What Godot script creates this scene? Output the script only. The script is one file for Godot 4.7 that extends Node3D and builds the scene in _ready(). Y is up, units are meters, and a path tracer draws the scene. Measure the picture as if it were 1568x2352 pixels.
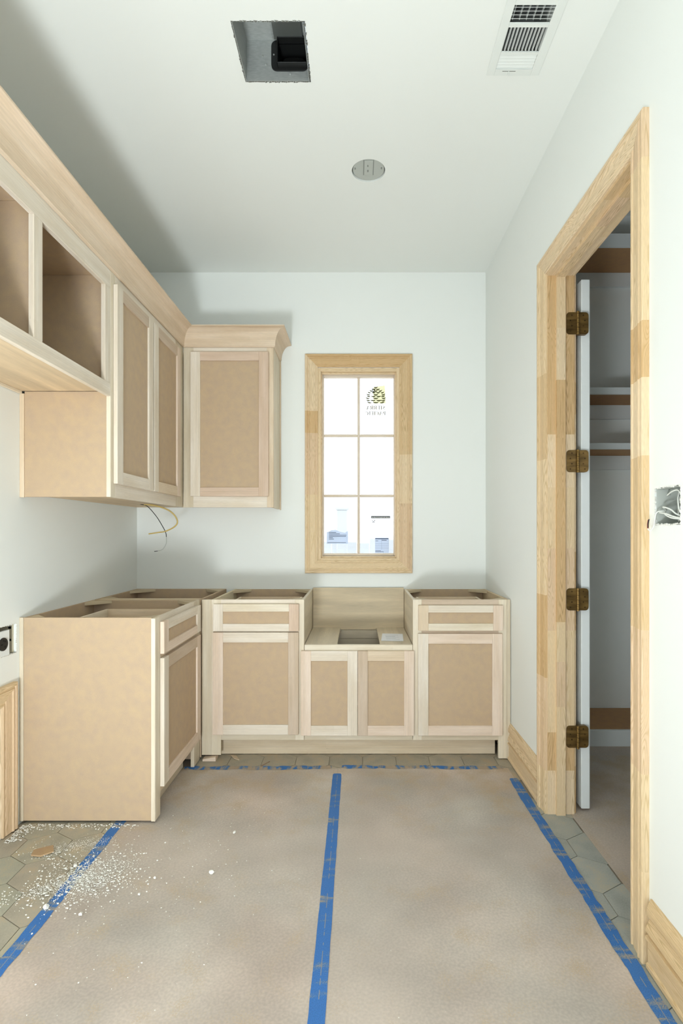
extends Node3D
# An unfinished utility room: raw maple and fibreboard cabinets, pine trim, papered tile floor.
# Units are metres, y is up, the camera looks along -z; "d" is the distance in front of the camera (z = -d).

var rng := RandomNumberGenerator.new()
const XL := -1.49      # room face of wall_left
const XR := 0.865      # room face of wall_right
const DB := 3.53       # distance to wall_back
const YC := 3.04       # ceiling height
const EYE := 1.28

# ------------------------------------------------------------------ mesh helper
class MB:
	var v := PackedVector3Array()
	var n := PackedVector3Array()
	var uv := PackedVector2Array()
	var c := PackedColorArray()
	var xf := Transform3D.IDENTITY
	var tint := Color(1, 1, 1)
	var rng: RandomNumberGenerator
	func tri_o(p: Array, t: Array, out: Vector3) -> void:
		var nn: Vector3 = (p[1] - p[0]).cross(p[2] - p[0])
		if nn.length() < 1e-12:
			return
		nn = nn.normalized()
		var order := [0, 2, 1]
		if nn.dot(out) < 0.0:
			nn = -nn
			order = [0, 1, 2]
		if xf.basis.determinant() < 0.0:
			order = [order[0], order[2], order[1]]
		for i in order:
			v.append(xf * p[i])
			n.append((xf.basis * nn).normalized())
			uv.append(t[i])
			c.append(tint)
	func quad_o(p: Array, t: Array, out: Vector3) -> void:
		tri_o([p[0], p[1], p[2]], [t[0], t[1], t[2]], out)
		tri_o([p[0], p[2], p[3]], [t[0], t[2], t[3]], out)
	func wuv(p: Vector3, g: int, i: int, o: Vector2) -> Vector2:
		var j := (g + 1) % 3
		var k := (g + 2) % 3
		if i == g:
			return Vector2(p[j] * 0.12 + o.x, p[k] / 0.3 + o.y)
		return Vector2(p[g] / 1.2 + o.x, (p[j] + p[k]) / 0.3 + o.y)
	# chamfered board between two corners (local axes); g is the axis the grain runs along
	func board(a: Vector3, b: Vector3, g: int, t: Color = Color(1, 1, 1), bev: float = 0.0012) -> void:
		tint = t
		var o := Vector2(rng.randf() * 7.0, rng.randf() * 5.0)
		var mid := (a + b) * 0.5
		var sz := b - a
		bev = minf(bev, 0.25 * minf(sz.x, minf(sz.y, sz.z)))
		for i in 3:
			var j := (i + 1) % 3
			var k := (i + 2) % 3
			for s in 2:
				var p := []
				var tt := []
				for q in [[0, 0], [1, 0], [1, 1], [0, 1]]:
					var pt := Vector3.ZERO
					pt[i] = b[i] if s == 1 else a[i]
					pt[j] = b[j] - bev if q[0] == 1 else a[j] + bev
					pt[k] = b[k] - bev if q[1] == 1 else a[k] + bev
					p.append(pt)
					tt.append(wuv(pt, g, i, o))
				var od := Vector3.ZERO
				od[i] = 1.0 if s == 1 else -1.0
				quad_o(p, tt, od)
			# edges along k between faces i and j
			for s in 4:
				var si := s % 2
				var sj := s / 2
				var od := Vector3.ZERO
				od[i] = 1.0 if si == 1 else -1.0
				od[j] = 1.0 if sj == 1 else -1.0
				var e0 := Vector3.ZERO
				var e1 := Vector3.ZERO
				e0[i] = b[i] if si == 1 else a[i]
				e0[j] = (b[j] - bev) if sj == 1 else (a[j] + bev)
				e1[i] = (b[i] - bev) if si == 1 else (a[i] + bev)
				e1[j] = b[j] if sj == 1 else a[j]
				var p0 := e0
				p0[k] = a[k] + bev
				var p1 := e0
				p1[k] = b[k] - bev
				var p2 := e1
				p2[k] = b[k] - bev
				var p3 := e1
				p3[k] = a[k] + bev
				quad_o([p0, p1, p2, p3], [wuv(p0, g, 3, o), wuv(p1, g, 3, o), wuv(p2, g, 3, o), wuv(p3, g, 3, o)], od)
		for s in 8:
			var sg := Vector3(1 if s & 1 else -1, 1 if s & 2 else -1, 1 if s & 4 else -1)
			var ext := mid + sz * 0.5 * sg
			var p := []
			for i in 3:
				var q := ext - sg * bev
				q[i] = ext[i]
				p.append(q)
			tri_o(p, [wuv(p[0], g, 3, o), wuv(p[1], g, 3, o), wuv(p[2], g, 3, o)], sg)
	# flat polygon (local u,v) extruded from w0 to w1
	func prism(poly: PackedVector2Array, w0: float, w1: float, t: Color = Color(1, 1, 1)) -> void:
		tint = t
		var o := Vector2(rng.randf() * 3.0, rng.randf() * 3.0)
		var idx := Geometry2D.triangulate_polygon(poly)
		for s in 2:
			var w := w1 if s == 1 else w0
			for k in range(0, idx.size(), 3):
				var p := []
				var tt := []
				for m in 3:
					var q := poly[idx[k + m]]
					p.append(Vector3(q.x, q.y, w))
					tt.append(Vector2(q.x / 1.2 + o.x, q.y / 0.3 + o.y))
				tri_o(p, tt, Vector3(0, 0, 1 if s == 1 else -1))
		var area := 0.0
		for k in poly.size():
			area += poly[k].cross(poly[(k + 1) % poly.size()])
		for k in poly.size():
			var q0 := poly[k]
			var q1 := poly[(k + 1) % poly.size()]
			var e := q1 - q0
			var od := Vector3(e.y, -e.x, 0) * signf(area)
			quad_o([Vector3(q0.x, q0.y, w0), Vector3(q1.x, q1.y, w0), Vector3(q1.x, q1.y, w1), Vector3(q0.x, q0.y, w1)],
				[Vector2(q0.x / 1.2, w0 / 0.3) + o, Vector2(q1.x / 1.2, w0 / 0.3) + o, Vector2(q1.x / 1.2, w1 / 0.3) + o, Vector2(q0.x / 1.2, w1 / 0.3) + o], od)
	# tube through points
	func tube(pts: Array, r: float, t: Color = Color(1, 1, 1), sides: int = 8, r_end: float = -1.0) -> void:
		tint = t
		if r_end < 0.0:
			r_end = r
		var sm := []
		for i in pts.size() - 1:
			var p0: Vector3 = pts[maxi(i - 1, 0)]
			var p1: Vector3 = pts[i]
			var p2: Vector3 = pts[i + 1]
			var p3: Vector3 = pts[mini(i + 2, pts.size() - 1)]
			for k in 6:
				sm.append(p1.cubic_interpolate(p2, p0, p3, k / 6.0))
		sm.append(pts[pts.size() - 1])
		var rings := []
		var side := Vector3.ZERO
		for i in sm.size():
			var tg: Vector3 = (sm[mini(i + 1, sm.size() - 1)] - sm[maxi(i - 1, 0)]).normalized()
			if side == Vector3.ZERO:
				side = tg.cross(Vector3.UP if absf(tg.y) < 0.9 else Vector3.RIGHT).normalized()
			side = (side - tg * side.dot(tg)).normalized()
			var up := tg.cross(side)
			var ring := []
			var rr := lerpf(r, r_end, float(i) / (sm.size() - 1))
			for k in sides:
				var a := TAU * k / sides
				ring.append([sm[i] + (side * cos(a) + up * sin(a)) * rr, side * cos(a) + up * sin(a)])
			rings.append(ring)
		for i in sm.size() - 1:
			for k in sides:
				var k2 := (k + 1) % sides
				var q := [rings[i][k], rings[i][k2], rings[i + 1][k2], rings[i + 1][k]]
				for tr in [[0, 1, 2], [0, 2, 3]]:
					var nn: Vector3 = (q[tr[1]][0] - q[tr[0]][0]).cross(q[tr[2]][0] - q[tr[0]][0])
					var od: Vector3 = q[tr[0]][1]
					var ord: Array = tr if nn.dot(od) < 0.0 else [tr[0], tr[2], tr[1]]
					for m in ord:
						v.append(xf * q[m][0])
						n.append((xf.basis * q[m][1]).normalized())
						uv.append(Vector2(i * 0.05, k * 0.05))
						c.append(t)
		for e in 2:
			var ring: Array = rings[0] if e == 0 else rings[rings.size() - 1]
			var cen: Vector3 = sm[0] if e == 0 else sm[sm.size() - 1]
			var od: Vector3 = (sm[0] - sm[1]) if e == 0 else (sm[sm.size() - 1] - sm[sm.size() - 2])
			for k in sides:
				tri_o([cen, ring[k][0], ring[(k + 1) % sides][0]], [Vector2.ZERO, Vector2.ZERO, Vector2.ZERO], od)
	# moulding: profile points (t across, h out), run from p0 to p1; ends are mitred by m0 / m1 times t; cut into finger-jointed lengths
	func mould(prof: Array, p0: Vector3, p1: Vector3, across: Vector3, out: Vector3, m0: float, m1: float, tints: Array, seg: float) -> void:
		var along := (p1 - p0).normalized()
		var ln := p0.distance_to(p1)
		var tmax := 0.0
		for q in prof:
			tmax = maxf(tmax, q[0])
		var lo := minf(0.0, -m0 * tmax)
		var hi := maxf(ln, ln + m1 * tmax)
		var cuts := [lo]
		var s := lo
		if seg > 0.0:
			while true:
				s += seg * rng.randf_range(0.35, 1.3)
				if s > hi - 0.08:
					break
				cuts.append(s)
		cuts.append(hi)
		var cen := Vector2.ZERO
		for q in prof:
			cen += Vector2(q[0], q[1])
		cen /= prof.size()
		for k in cuts.size() - 1:
			tint = tints[rng.randi() % tints.size()]
			var o := Vector2(rng.randf() * 5.0, rng.randf() * 5.0)
			var acc := 0.0
			for i in prof.size() - 1:
				var a: Array = prof[i]
				var b: Array = prof[i + 1]
				var da := Vector2(b[0] - a[0], b[1] - a[1])
				if da.length() < 1e-6:
					continue
				var sa0 := clampf(cuts[k], -m0 * a[0], ln + m1 * a[0])
				var sa1 := clampf(cuts[k + 1], -m0 * a[0], ln + m1 * a[0])
				var sb0 := clampf(cuts[k], -m0 * b[0], ln + m1 * b[0])
				var sb1 := clampf(cuts[k + 1], -m0 * b[0], ln + m1 * b[0])
				var pa: Vector3 = p0 + across * a[0] + out * a[1]
				var pb: Vector3 = p0 + across * b[0] + out * b[1]
				var nd := Vector2(da.y, -da.x)
				if nd.dot((Vector2(a[0], a[1]) + Vector2(b[0], b[1])) * 0.5 - cen) < 0.0 and prof.size() < 8:
					nd = -nd
				elif prof.size() >= 8:
					nd = Vector2(-da.y, da.x)
				var od: Vector3 = across * nd.x + out * nd.y
				var v0 := acc / 0.3 + o.y
				acc += da.length()
				var v1 := acc / 0.3 + o.y
				quad_o([pa + along * sa0, pa + along * sa1, pb + along * sb1, pb + along * sb0],
					[Vector2(sa0 / 1.2 + o.x, v0), Vector2(sa1 / 1.2 + o.x, v0), Vector2(sb1 / 1.2 + o.x, v1), Vector2(sb0 / 1.2 + o.x, v1)], od)
		# end caps
		for e in 2:
			var pts := []
			for q in prof:
				var sp: float = (-m0 * q[0]) if e == 0 else (ln + m1 * q[0])
				pts.append(p0 + across * q[0] + out * q[1] + along * sp)
			var flat := PackedVector2Array()
			for q in prof:
				flat.append(Vector2(q[0], q[1]))
			var ix := Geometry2D.triangulate_polygon(flat)
			for i in range(0, ix.size(), 3):
				tri_o([pts[ix[i]], pts[ix[i + 1]], pts[ix[i + 2]]], [Vector2.ZERO, Vector2(0.01, 0.1), Vector2(0.02, 0.2)], along * (1.0 if e == 1 else -1.0))
	func mesh(base: Vector3) -> ArrayMesh:
		var vv := PackedVector3Array()
		vv.resize(v.size())
		for i in v.size():
			vv[i] = v[i] - base
		var arr := []
		arr.resize(Mesh.ARRAY_MAX)
		arr[Mesh.ARRAY_VERTEX] = vv
		arr[Mesh.ARRAY_NORMAL] = n
		arr[Mesh.ARRAY_TEX_UV] = uv
		arr[Mesh.ARRAY_COLOR] = c
		var m := ArrayMesh.new()
		m.add_surface_from_arrays(Mesh.PRIMITIVE_TRIANGLES, arr)
		return m

func mb(xf: Transform3D = Transform3D.IDENTITY) -> MB:
	var m := MB.new()
	m.rng = rng
	m.xf = xf
	return m

# face frames: local u along the face, v up, w out of the face
func face_z(d: float) -> Transform3D:      # faces the camera, u = x
	return Transform3D(Basis(Vector3(1, 0, 0), Vector3(0, 1, 0), Vector3(0, 0, 1)), Vector3(0, 0, -d))
func face_px(x: float) -> Transform3D:     # faces +x, u = d
	return Transform3D(Basis(Vector3(0, 0, -1), Vector3(0, 1, 0), Vector3(1, 0, 0)), Vector3(x, 0, 0))
func face_nx(x: float) -> Transform3D:     # faces -x, u = -d
	return Transform3D(Basis(Vector3(0, 0, 1), Vector3(0, 1, 0), Vector3(-1, 0, 0)), Vector3(x, 0, 0))
func face_down(y: float) -> Transform3D:   # faces down, u = x, v = d
	return Transform3D(Basis(Vector3(1, 0, 0), Vector3(0, 0, -1), Vector3(0, -1, 0)), Vector3(0, y, 0))
func face_up(y: float) -> Transform3D:     # faces up, u = x, v = z
	return Transform3D(Basis(Vector3(1, 0, 0), Vector3(0, 0, -1), Vector3(0, 1, 0)), Vector3(0, y, 0))
# a box given as x0,x1,y0,y1,d0,d1 -> two corners
func lo(x0: float, y0: float, d1: float) -> Vector3:
	return Vector3(x0, y0, -d1)
func bx(m: MB, x0: float, x1: float, y0: float, y1: float, d0: float, d1: float, g: int, t: Color = Color(1, 1, 1), bev: float = 0.0012) -> MB:
	m.board(Vector3(x0, y0, -d1), Vector3(x1, y1, -d0), g, t, bev)
	return m

func uniq(parent: Node, nm: String) -> String:
	if not parent.has_node(nm):
		return nm
	var k := 1
	while parent.has_node("%s_%03d" % [nm, k]):
		k += 1
	return "%s_%03d" % [nm, k]
func base_of(o: Node) -> Vector3:
	var p := Vector3.ZERO
	while o != self and o is Node3D:
		p += (o as Node3D).position
		o = o.get_parent()
	return p
func tag(o: Node, label: String, cat: String, group: String = "", kind: String = "") -> Node:
	if label:
		o.set_meta("label", label)
	if cat:
		o.set_meta("category", cat)
	if group:
		o.set_meta("group", group)
	if kind:
		o.set_meta("kind", kind)
	return o
func thing(nm: String, label: String, cat: String, at: Vector3, group: String = "", kind: String = "") -> Node3D:
	var o := Node3D.new()
	o.name = uniq(self, nm)
	add_child(o, true)
	o.position = at
	tag(o, label, cat, group, kind)
	return o
func sub(parent: Node3D, nm: String) -> Node3D:
	var o := Node3D.new()
	o.name = uniq(parent, nm)
	parent.add_child(o, true)
	return o
func part(parent: Node, nm: String, m: MB, mat: Material, label: String = "", at: Vector3 = Vector3.INF) -> MeshInstance3D:
	var o := MeshInstance3D.new()
	o.name = uniq(parent, nm)
	parent.add_child(o, true)
	if at != Vector3.INF:
		o.position = at - (base_of(parent) if parent != self else Vector3.ZERO)
	o.mesh = m.mesh(base_of(o))
	o.material_override = mat
	o.cast_shadow = GeometryInstance3D.SHADOW_CASTING_SETTING_ON
	if label:
		o.set_meta("label", label)
	return o

# ------------------------------------------------------------------ textures
var M := {}
func noise_bytes(w: int, h: int, seed_: int, freq: float, ow: int, oh: int, oct: int = 3) -> PackedByteArray:
	var nz := FastNoiseLite.new()
	nz.seed = seed_
	nz.noise_type = FastNoiseLite.TYPE_SIMPLEX_SMOOTH
	nz.frequency = freq
	nz.fractal_octaves = oct
	var im := nz.get_seamless_image(w, h, false, false, 0.25, true)
	im.convert(Image.FORMAT_L8)
	if ow != w or oh != h:
		im.resize(ow, oh, Image.INTERPOLATE_CUBIC)
	return im.get_data()
func tex(w: int, h: int, data: PackedByteArray) -> ImageTexture:
	return ImageTexture.create_from_image(Image.create_from_data(w, h, false, Image.FORMAT_RGB8, data))
func put3(d: PackedByteArray, i: int, r: float, g: float, b: float) -> void:
	d[i * 3] = int(clampf(r, 0, 255))
	d[i * 3 + 1] = int(clampf(g, 0, 255))
	d[i * 3 + 2] = int(clampf(b, 0, 255))

func tex_maple() -> ImageTexture:
	var w := 1024
	var h := 512
	var a := noise_bytes(12, 512, 3, 0.09, w, h)
	var b := noise_bytes(160, 512, 4, 0.16, w, h, 2)
	var cc := noise_bytes(32, 64, 5, 0.08, w, h)
	var e := noise_bytes(26, 256, 6, 0.03, w, h)
	var d := PackedByteArray()
	d.resize(w * h * 3)
	for i in w * h:
		var k := 1.0 + (a[i] - 128) * 0.00024 + (b[i] - 128) * 0.00018 + (cc[i] - 128) * 0.00025
		var st := maxf(0.0, (e[i] - 222) / 33.0)
		k -= st * 0.12
		var warm := (cc[i] - 128) * 0.05
		put3(d, i, 229.0 * k, (216.0 + warm * 0.4) * k, (199.0 + warm) * k)
	return tex(w, h, d)
func tex_pine() -> ImageTexture:
	var w := 1024
	var h := 512
	var a := noise_bytes(14, 96, 13, 0.05, w, h, 2)
	var b := noise_bytes(200, 512, 14, 0.2, w, h, 2)
	var e := noise_bytes(18, 64, 15, 0.06, w, h, 2)
	var d := PackedByteArray()
	d.resize(w * h * 3)
	for y in h:
		for x in w:
			var i := y * w + x
			var ph := TAU * (y * 14.0 / h + (a[i] - 128) * 0.055)
			var ring := 0.5 + 0.5 * sin(ph)
			ring = ring * ring * ring
			var k := 1.0 + (b[i] - 128) * 0.0003 - ring * 0.11 * (0.35 + e[i] / 255.0)
			put3(d, i, 234.0 * (k + ring * 0.02), 213.0 * k, 180.0 * (k - ring * 0.05))
	return tex(w, h, d)
func tex_ply() -> ImageTexture:
	var w := 512
	var h := 512
	var a := noise_bytes(16, 64, 23, 0.06, w, h, 3)
	var b := noise_bytes(96, 512, 24, 0.15, w, h, 2)
	var d := PackedByteArray()
	d.resize(w * h * 3)
	for i in w * h:
		var k := 1.0 + (a[i] - 128) * 0.0006 + (b[i] - 128) * 0.0003
		put3(d, i, 222.0 * k, 208.0 * k, 184.0 * k)
	return tex(w, h, d)
func tex_mdf() -> ImageTexture:
	var w := 512
	var h := 512
	var a := noise_bytes(512, 512, 33, 0.02, w, h, 4)
	var b := noise_bytes(512, 512, 34, 0.3, w, h, 2)
	var d := PackedByteArray()
	d.resize(w * h * 3)
	for i in w * h:
		var k := 1.0 + (a[i] - 128) * 0.00024 + (b[i] - 128) * 0.0002
		put3(d, i, 196.0 * k, 171.0 * k, (141.0 - (a[i] - 128) * 0.03) * k)
	return tex(w, h, d)
func smooth(a: float, b: float, x: float) -> float:
	return smoothstep(a, b, x)
# kraft floor paper over the whole room: x -1.6..1.0, d 0.6..3.0; grey-brown board with grains and drifts of sawdust
func tex_paper() -> ImageTexture:
	var s := 1024
	var a := noise_bytes(256, 256, 43, 0.018, s, s, 4)
	var b := noise_bytes(s, s, 44, 0.22, s, s, 3)
	var e := noise_bytes(512, 512, 45, 0.03, s, s, 5)
	var f := noise_bytes(256, 256, 46, 0.012, s, s, 3)
	var gr := noise_bytes(s, s, 47, 0.45, s, s, 1)
	var d := PackedByteArray()
	d.resize(s * s * 3)
	for y in s:
		var dd := 0.6 + 2.4 * y / s
		for x in s:
			var i := y * s + x
			var xx := -1.6 + 2.6 * x / s
			var k := 1.0 + (a[i] - 128) * 0.0007 + (b[i] - 128) * 0.0005
			var l := (f[i] - 128) * 0.07
			var r := (201.0 + l * 0.4) * k
			var g := (189.0 - l * 0.2) * k
			var bl := (177.0 - l * 0.4) * k
			# swept sawdust gathers along the cabinets and the trim
			var near := 1.2 * smoothstep(2.25, 2.85, dd) + 0.8 * smoothstep(0.45, 0.85, xx) + 0.7 * smoothstep(-0.55, -0.9, xx) * smoothstep(1.9, 2.4, dd)
			var amt := near * 0.42 + (e[i] - 165) / 130.0
			var sp := smoothstep(0.1, 1.0, amt + (gr[i] - 128) / 150.0)
			r = lerpf(r, 190.0 + (gr[i] - 128) * 0.16, sp * 0.75)
			g = lerpf(g, 169.0 + (gr[i] - 128) * 0.15, sp * 0.75)
			bl = lerpf(bl, 140.0 + (gr[i] - 128) * 0.12, sp * 0.75)
			put3(d, i, r, g, bl)
	return tex(s, s, d)
func tex_tape(dust: float, seed_: int) -> ImageTexture:
	var s := 512
	var a := noise_bytes(512, 96, seed_, 0.02, s, s, 4)
	var b := noise_bytes(512, 512, seed_ + 1, 0.2, s, s, 2)
	var d := PackedByteArray()
	d.resize(s * s * 3)
	for i in s * s:
		var k := 1.0 + (b[i] - 128) * 0.0007
		var row := i / s
		var line := 0.75 if row > 29 and row < 33 and a[i] > 105 else 0.0
		var m := line + (1.0 - line) * smoothstep(0.45, 0.75, a[i] / 255.0 * 0.75 + b[i] / 255.0 * 0.25 + dust)
		put3(d, i, lerpf(66.0 * k, 182.0, m), lerpf(122.0 * k, 164.0, m), lerpf(192.0 * k, 142.0, m))
	return tex(s, s, d)
func tex_tile() -> ImageTexture:
	var s := 512
	var a := noise_bytes(256, 256, 63, 0.02, s, s, 4)
	var b := noise_bytes(512, 512, 64, 0.15, s, s, 3)
	var d := PackedByteArray()
	d.resize(s * s * 3)
	for i in s * s:
		var k := 1.0 + (a[i] - 128) * 0.0006 + (b[i] - 128) * 0.0004
		var m := 0.5 * smoothstep(0.5, 0.8, a[i] / 255.0 * 0.6 + b[i] / 255.0 * 0.4)
		put3(d, i, lerpf(184.0, 186.0, m) * k, lerpf(184.0, 168.0, m) * k, lerpf(176.0, 140.0, m) * k)
	return tex(s, s, d)
func tex_grey(seed_: int, freq: float, amp: float, base: float, s: int = 256) -> ImageTexture:
	var a := noise_bytes(s, s, seed_, freq, s, s, 3)
	var d := PackedByteArray()
	d.resize(s * s * 3)
	for i in s * s:
		var v := base + (a[i] - 128) * amp
		put3(d, i, v, v, v)
	return tex(s, s, d)
func mat(col: Color, rough: float, metal: float = 0.0, t: Texture2D = null, scale: Vector3 = Vector3.ONE) -> StandardMaterial3D:
	var m := StandardMaterial3D.new()
	m.albedo_color = col
	m.roughness = rough
	m.metallic = metal
	m.metallic_specular = 0.4
	if t:
		m.albedo_texture = t
		m.uv1_scale = scale
	return m
func c8(r: float, g: float, b: float) -> Color:
	return Color(r / 255.0, g / 255.0, b / 255.0)
func wood(t: Texture2D, rough: float, rel: float) -> StandardMaterial3D:
	var m := mat(Color(1, 1, 1), rough, 0.0, t)
	m.vertex_color_use_as_albedo = true
	m.heightmap_enabled = rel > 0.0
	if rel > 0.0:
		m.heightmap_texture = t
		m.heightmap_scale = rel
	return m
func build_materials() -> void:
	var orange := tex_grey(71, 0.12, 0.5, 128)
	var wl := mat(c8(242, 244, 239), 0.75)
	wl.uv1_triplanar = true
	wl.uv1_world_triplanar = true
	wl.uv1_scale = Vector3(3, 3, 3)
	M.wall = wl
	var ce: StandardMaterial3D = wl.duplicate()
	ce.albedo_color = c8(240, 242, 236)
	M.ceiling = ce
	M.maple = wood(tex_maple(), 0.6, 0.01)
	M.pine = wood(tex_pine(), 0.55, 0.02)
	M.ply = wood(tex_ply(), 0.65, 0.01)
	var md := wood(tex_mdf(), 0.7, 0.0)
	md.uv1_scale = Vector3(2.0, 0.5, 1)
	M.mdf = md
	var pp := mat(Color(1, 1, 1), 0.85, 0.0, tex_paper())
	pp.heightmap_enabled = true
	pp.heightmap_texture = tex_grey(72, 0.16, 0.6, 128, 1024)
	pp.heightmap_scale = 0.03
	M.paper = pp
	M.tape = mat(Color(1, 1, 1), 0.6, 0.0, tex_tape(-0.16, 81), Vector3(2, 2, 1))
	M.tape_worn = mat(Color(1, 1, 1), 0.65, 0.0, tex_tape(-0.11, 101), Vector3(2, 2, 1))
	M.tape_dusty = mat(Color(1, 1, 1), 0.75, 0.0, tex_tape(0.12, 91), Vector3(2, 2, 1))
	M.tile = mat(Color(1, 1, 1), 0.45, 0.0, tex_tile())
	M.tile.vertex_color_use_as_albedo = true
	M.grout = mat(c8(164, 154, 138), 0.9)
	M.galv = mat(c8(200, 204, 200), 0.4, 0.35, tex_grey(75, 0.05, 0.1, 228), Vector3(3, 3, 1))
	M.black = mat(c8(30, 31, 30), 0.5)
	M.dark = mat(c8(18, 18, 18), 0.9)
	M.white = mat(c8(232, 236, 234), 0.45)
	M.white_metal = mat(c8(233, 236, 230), 0.5)
	M.grey_plastic = mat(c8(186, 190, 182), 0.5)
	M.petgrey = mat(c8(196, 202, 206), 0.4)
	M.brass = mat(c8(166, 132, 76), 0.38, 0.55, tex_grey(77, 0.03, 0.5, 205), Vector3(1, 1, 1))
	M.brass.vertex_color_use_as_albedo = true
	M.wire_white = mat(c8(232, 234, 226), 0.5)
	M.wire_tan = mat(c8(206, 180, 110), 0.5)
	M.wire_black = mat(c8(30, 32, 28), 0.5)
	M.wire_red = mat(c8(140, 50, 60), 0.5)
	M.beige = mat(c8(206, 196, 170), 0.5)
	M.gypsum = mat(c8(240, 238, 230), 0.9)
	M.gyp_dirty = mat(c8(120, 120, 112), 0.9)
	M.birch = wood(M.ply.albedo_texture, 0.32, 0.0)
	M.birch.albedo_color = c8(250, 250, 250)
	M.sheet = mat(c8(240, 242, 244), 0.7)
	var gl := mat(Color(1, 1, 1, 0.06), 0.02)
	gl.transparency = BaseMaterial3D.TRANSPARENCY_ALPHA
	M.glass = gl
	M.concrete = mat(c8(222, 221, 216), 0.9)
	M.fence = mat(c8(180, 182, 182), 0.9)
	M.fence.vertex_color_use_as_albedo = true
	var sy := mat(c8(238, 232, 140), 0.6)
	sy.backlight_enabled = true
	sy.backlight = Color(1.0, 1.0, 1.0)
	M.st_yellow = sy
	M.st_ink = mat(c8(84, 84, 34), 0.6)
	M.st_gold = mat(c8(104, 96, 44), 0.6)
	var bl := mat(c8(158, 180, 210), 0.6)
	bl.backlight_enabled = true
	bl.backlight = Color(1.0, 1.0, 1.0)
	M.st_blue = bl
	M.print_blue = mat(c8(70, 84, 110), 0.6)
	M.print_grey = mat(c8(150, 152, 156), 0.7)

# board tints (linear)
const PALE := Color(1.04, 1.02, 0.98)
const CREAM := Color(1.0, 1.0, 0.93)
const PINK := Color(1.0, 0.92, 0.87)
const ROSE := Color(0.86, 0.74, 0.66)
const TAUPE := Color(0.78, 0.70, 0.62)
const OLIVE := Color(0.86, 0.84, 0.75)
const WARM := Color(0.94, 0.86, 0.74)

# five-piece door or drawer front on a face
func shaker(cab: Node3D, nm: String, xf: Transform3D, u0: float, u1: float, v0: float, v1: float, tints: Array, sw: float = 0.058, rw: float = 0.056) -> void:
	var dr := sub(cab, nm)
	var t := 0.02
	var m := mb(xf)
	m.board(Vector3(u0, v0, 0.001), Vector3(u0 + sw, v1, t), 1, tints[0])
	part(dr, "stile", m, M.maple)
	m = mb(xf)
	m.board(Vector3(u1 - sw, v0, 0.001), Vector3(u1, v1, t), 1, tints[1])
	part(dr, "stile", m, M.maple)
	m = mb(xf)
	m.board(Vector3(u0 + sw, v1 - rw, 0.001), Vector3(u1 - sw, v1, t - 0.0003), 0, tints[2])
	part(dr, "rail", m, M.maple)
	m = mb(xf)
	m.board(Vector3(u0 + sw, v0, 0.001), Vector3(u1 - sw, v0 + rw, t - 0.0003), 0, tints[3])
	part(dr, "rail", m, M.maple)
	m = mb(xf)
	m.board(Vector3(u0 + sw - 0.004, v0 + rw - 0.004, 0.004), Vector3(u1 - sw + 0.004, v1 - rw + 0.004, t - 0.009), 1, Color(1, 1, 1))
	part(dr, "panel", m, M.mdf, "tan fibreboard centre panel")
func gusset(cab: Node3D, x: float, d: float, sx: float, sd: float, y: float, s: float = 0.1) -> void:
	var m := mb(face_up(y))
	m.prism(PackedVector2Array([Vector2(x, d), Vector2(x + sx * s, d), Vector2(x, d + sd * s)]), -0.016, 0.0, Color(0.85, 0.8, 0.7))
	part(cab, "corner_block", m, M.ply)
func drawer_box(cab: Node3D, x0: float, x1: float, d0: float, d1: float, y0: float, y1: float) -> void:
	var db := sub(cab, "drawer_box")
	part(db, "side", bx(mb(), x0, x0 + 0.013, y0, y1, d0, d1, 2, CREAM), M.maple)
	part(db, "side", bx(mb(), x1 - 0.013, x1, y0, y1, d0, d1, 2, CREAM), M.maple)
	part(db, "back", bx(mb(), x0 + 0.013, x1 - 0.013, y0, y1, d1 - 0.013, d1, 0, WARM), M.maple)
	part(db, "front", bx(mb(), x0 + 0.013, x1 - 0.013, y0, y1, d0, d0 + 0.013, 0, CREAM), M.maple)
	part(db, "bottom", bx(mb(), x0 + 0.013, x1 - 0.013, y0 + 0.008, y0 + 0.014, d0 + 0.013, d1 - 0.013, 2), M.mdf)

func csg_box(x0: float, x1: float, y0: float, y1: float, d0: float, d1: float, m: Material = null) -> CSGBox3D:
	var b := CSGBox3D.new()
	b.size = Vector3(x1 - x0, y1 - y0, d1 - d0)
	b.position = Vector3((x0 + x1) / 2, (y0 + y1) / 2, -(d0 + d1) / 2)
	b.material = m
	return b
func cut(root: CSGBox3D, x0: float, x1: float, y0: float, y1: float, d0: float, d1: float) -> void:
	var b := csg_box(x0, x1, y0, y1, d0, d1, root.material)
	b.position -= root.position
	b.operation = CSGShape3D.OPERATION_SUBTRACTION
	b.name = uniq(root, "opening")
	root.add_child(b, true)
func shell(nm: String, x0: float, x1: float, y0: float, y1: float, d0: float, d1: float, m: Material, label: String, cat: String) -> CSGBox3D:
	var b := csg_box(x0, x1, y0, y1, d0, d1, m)
	b.name = uniq(self, nm)
	add_child(b, true)
	tag(b, label, cat, "", "structure")
	return b

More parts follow.
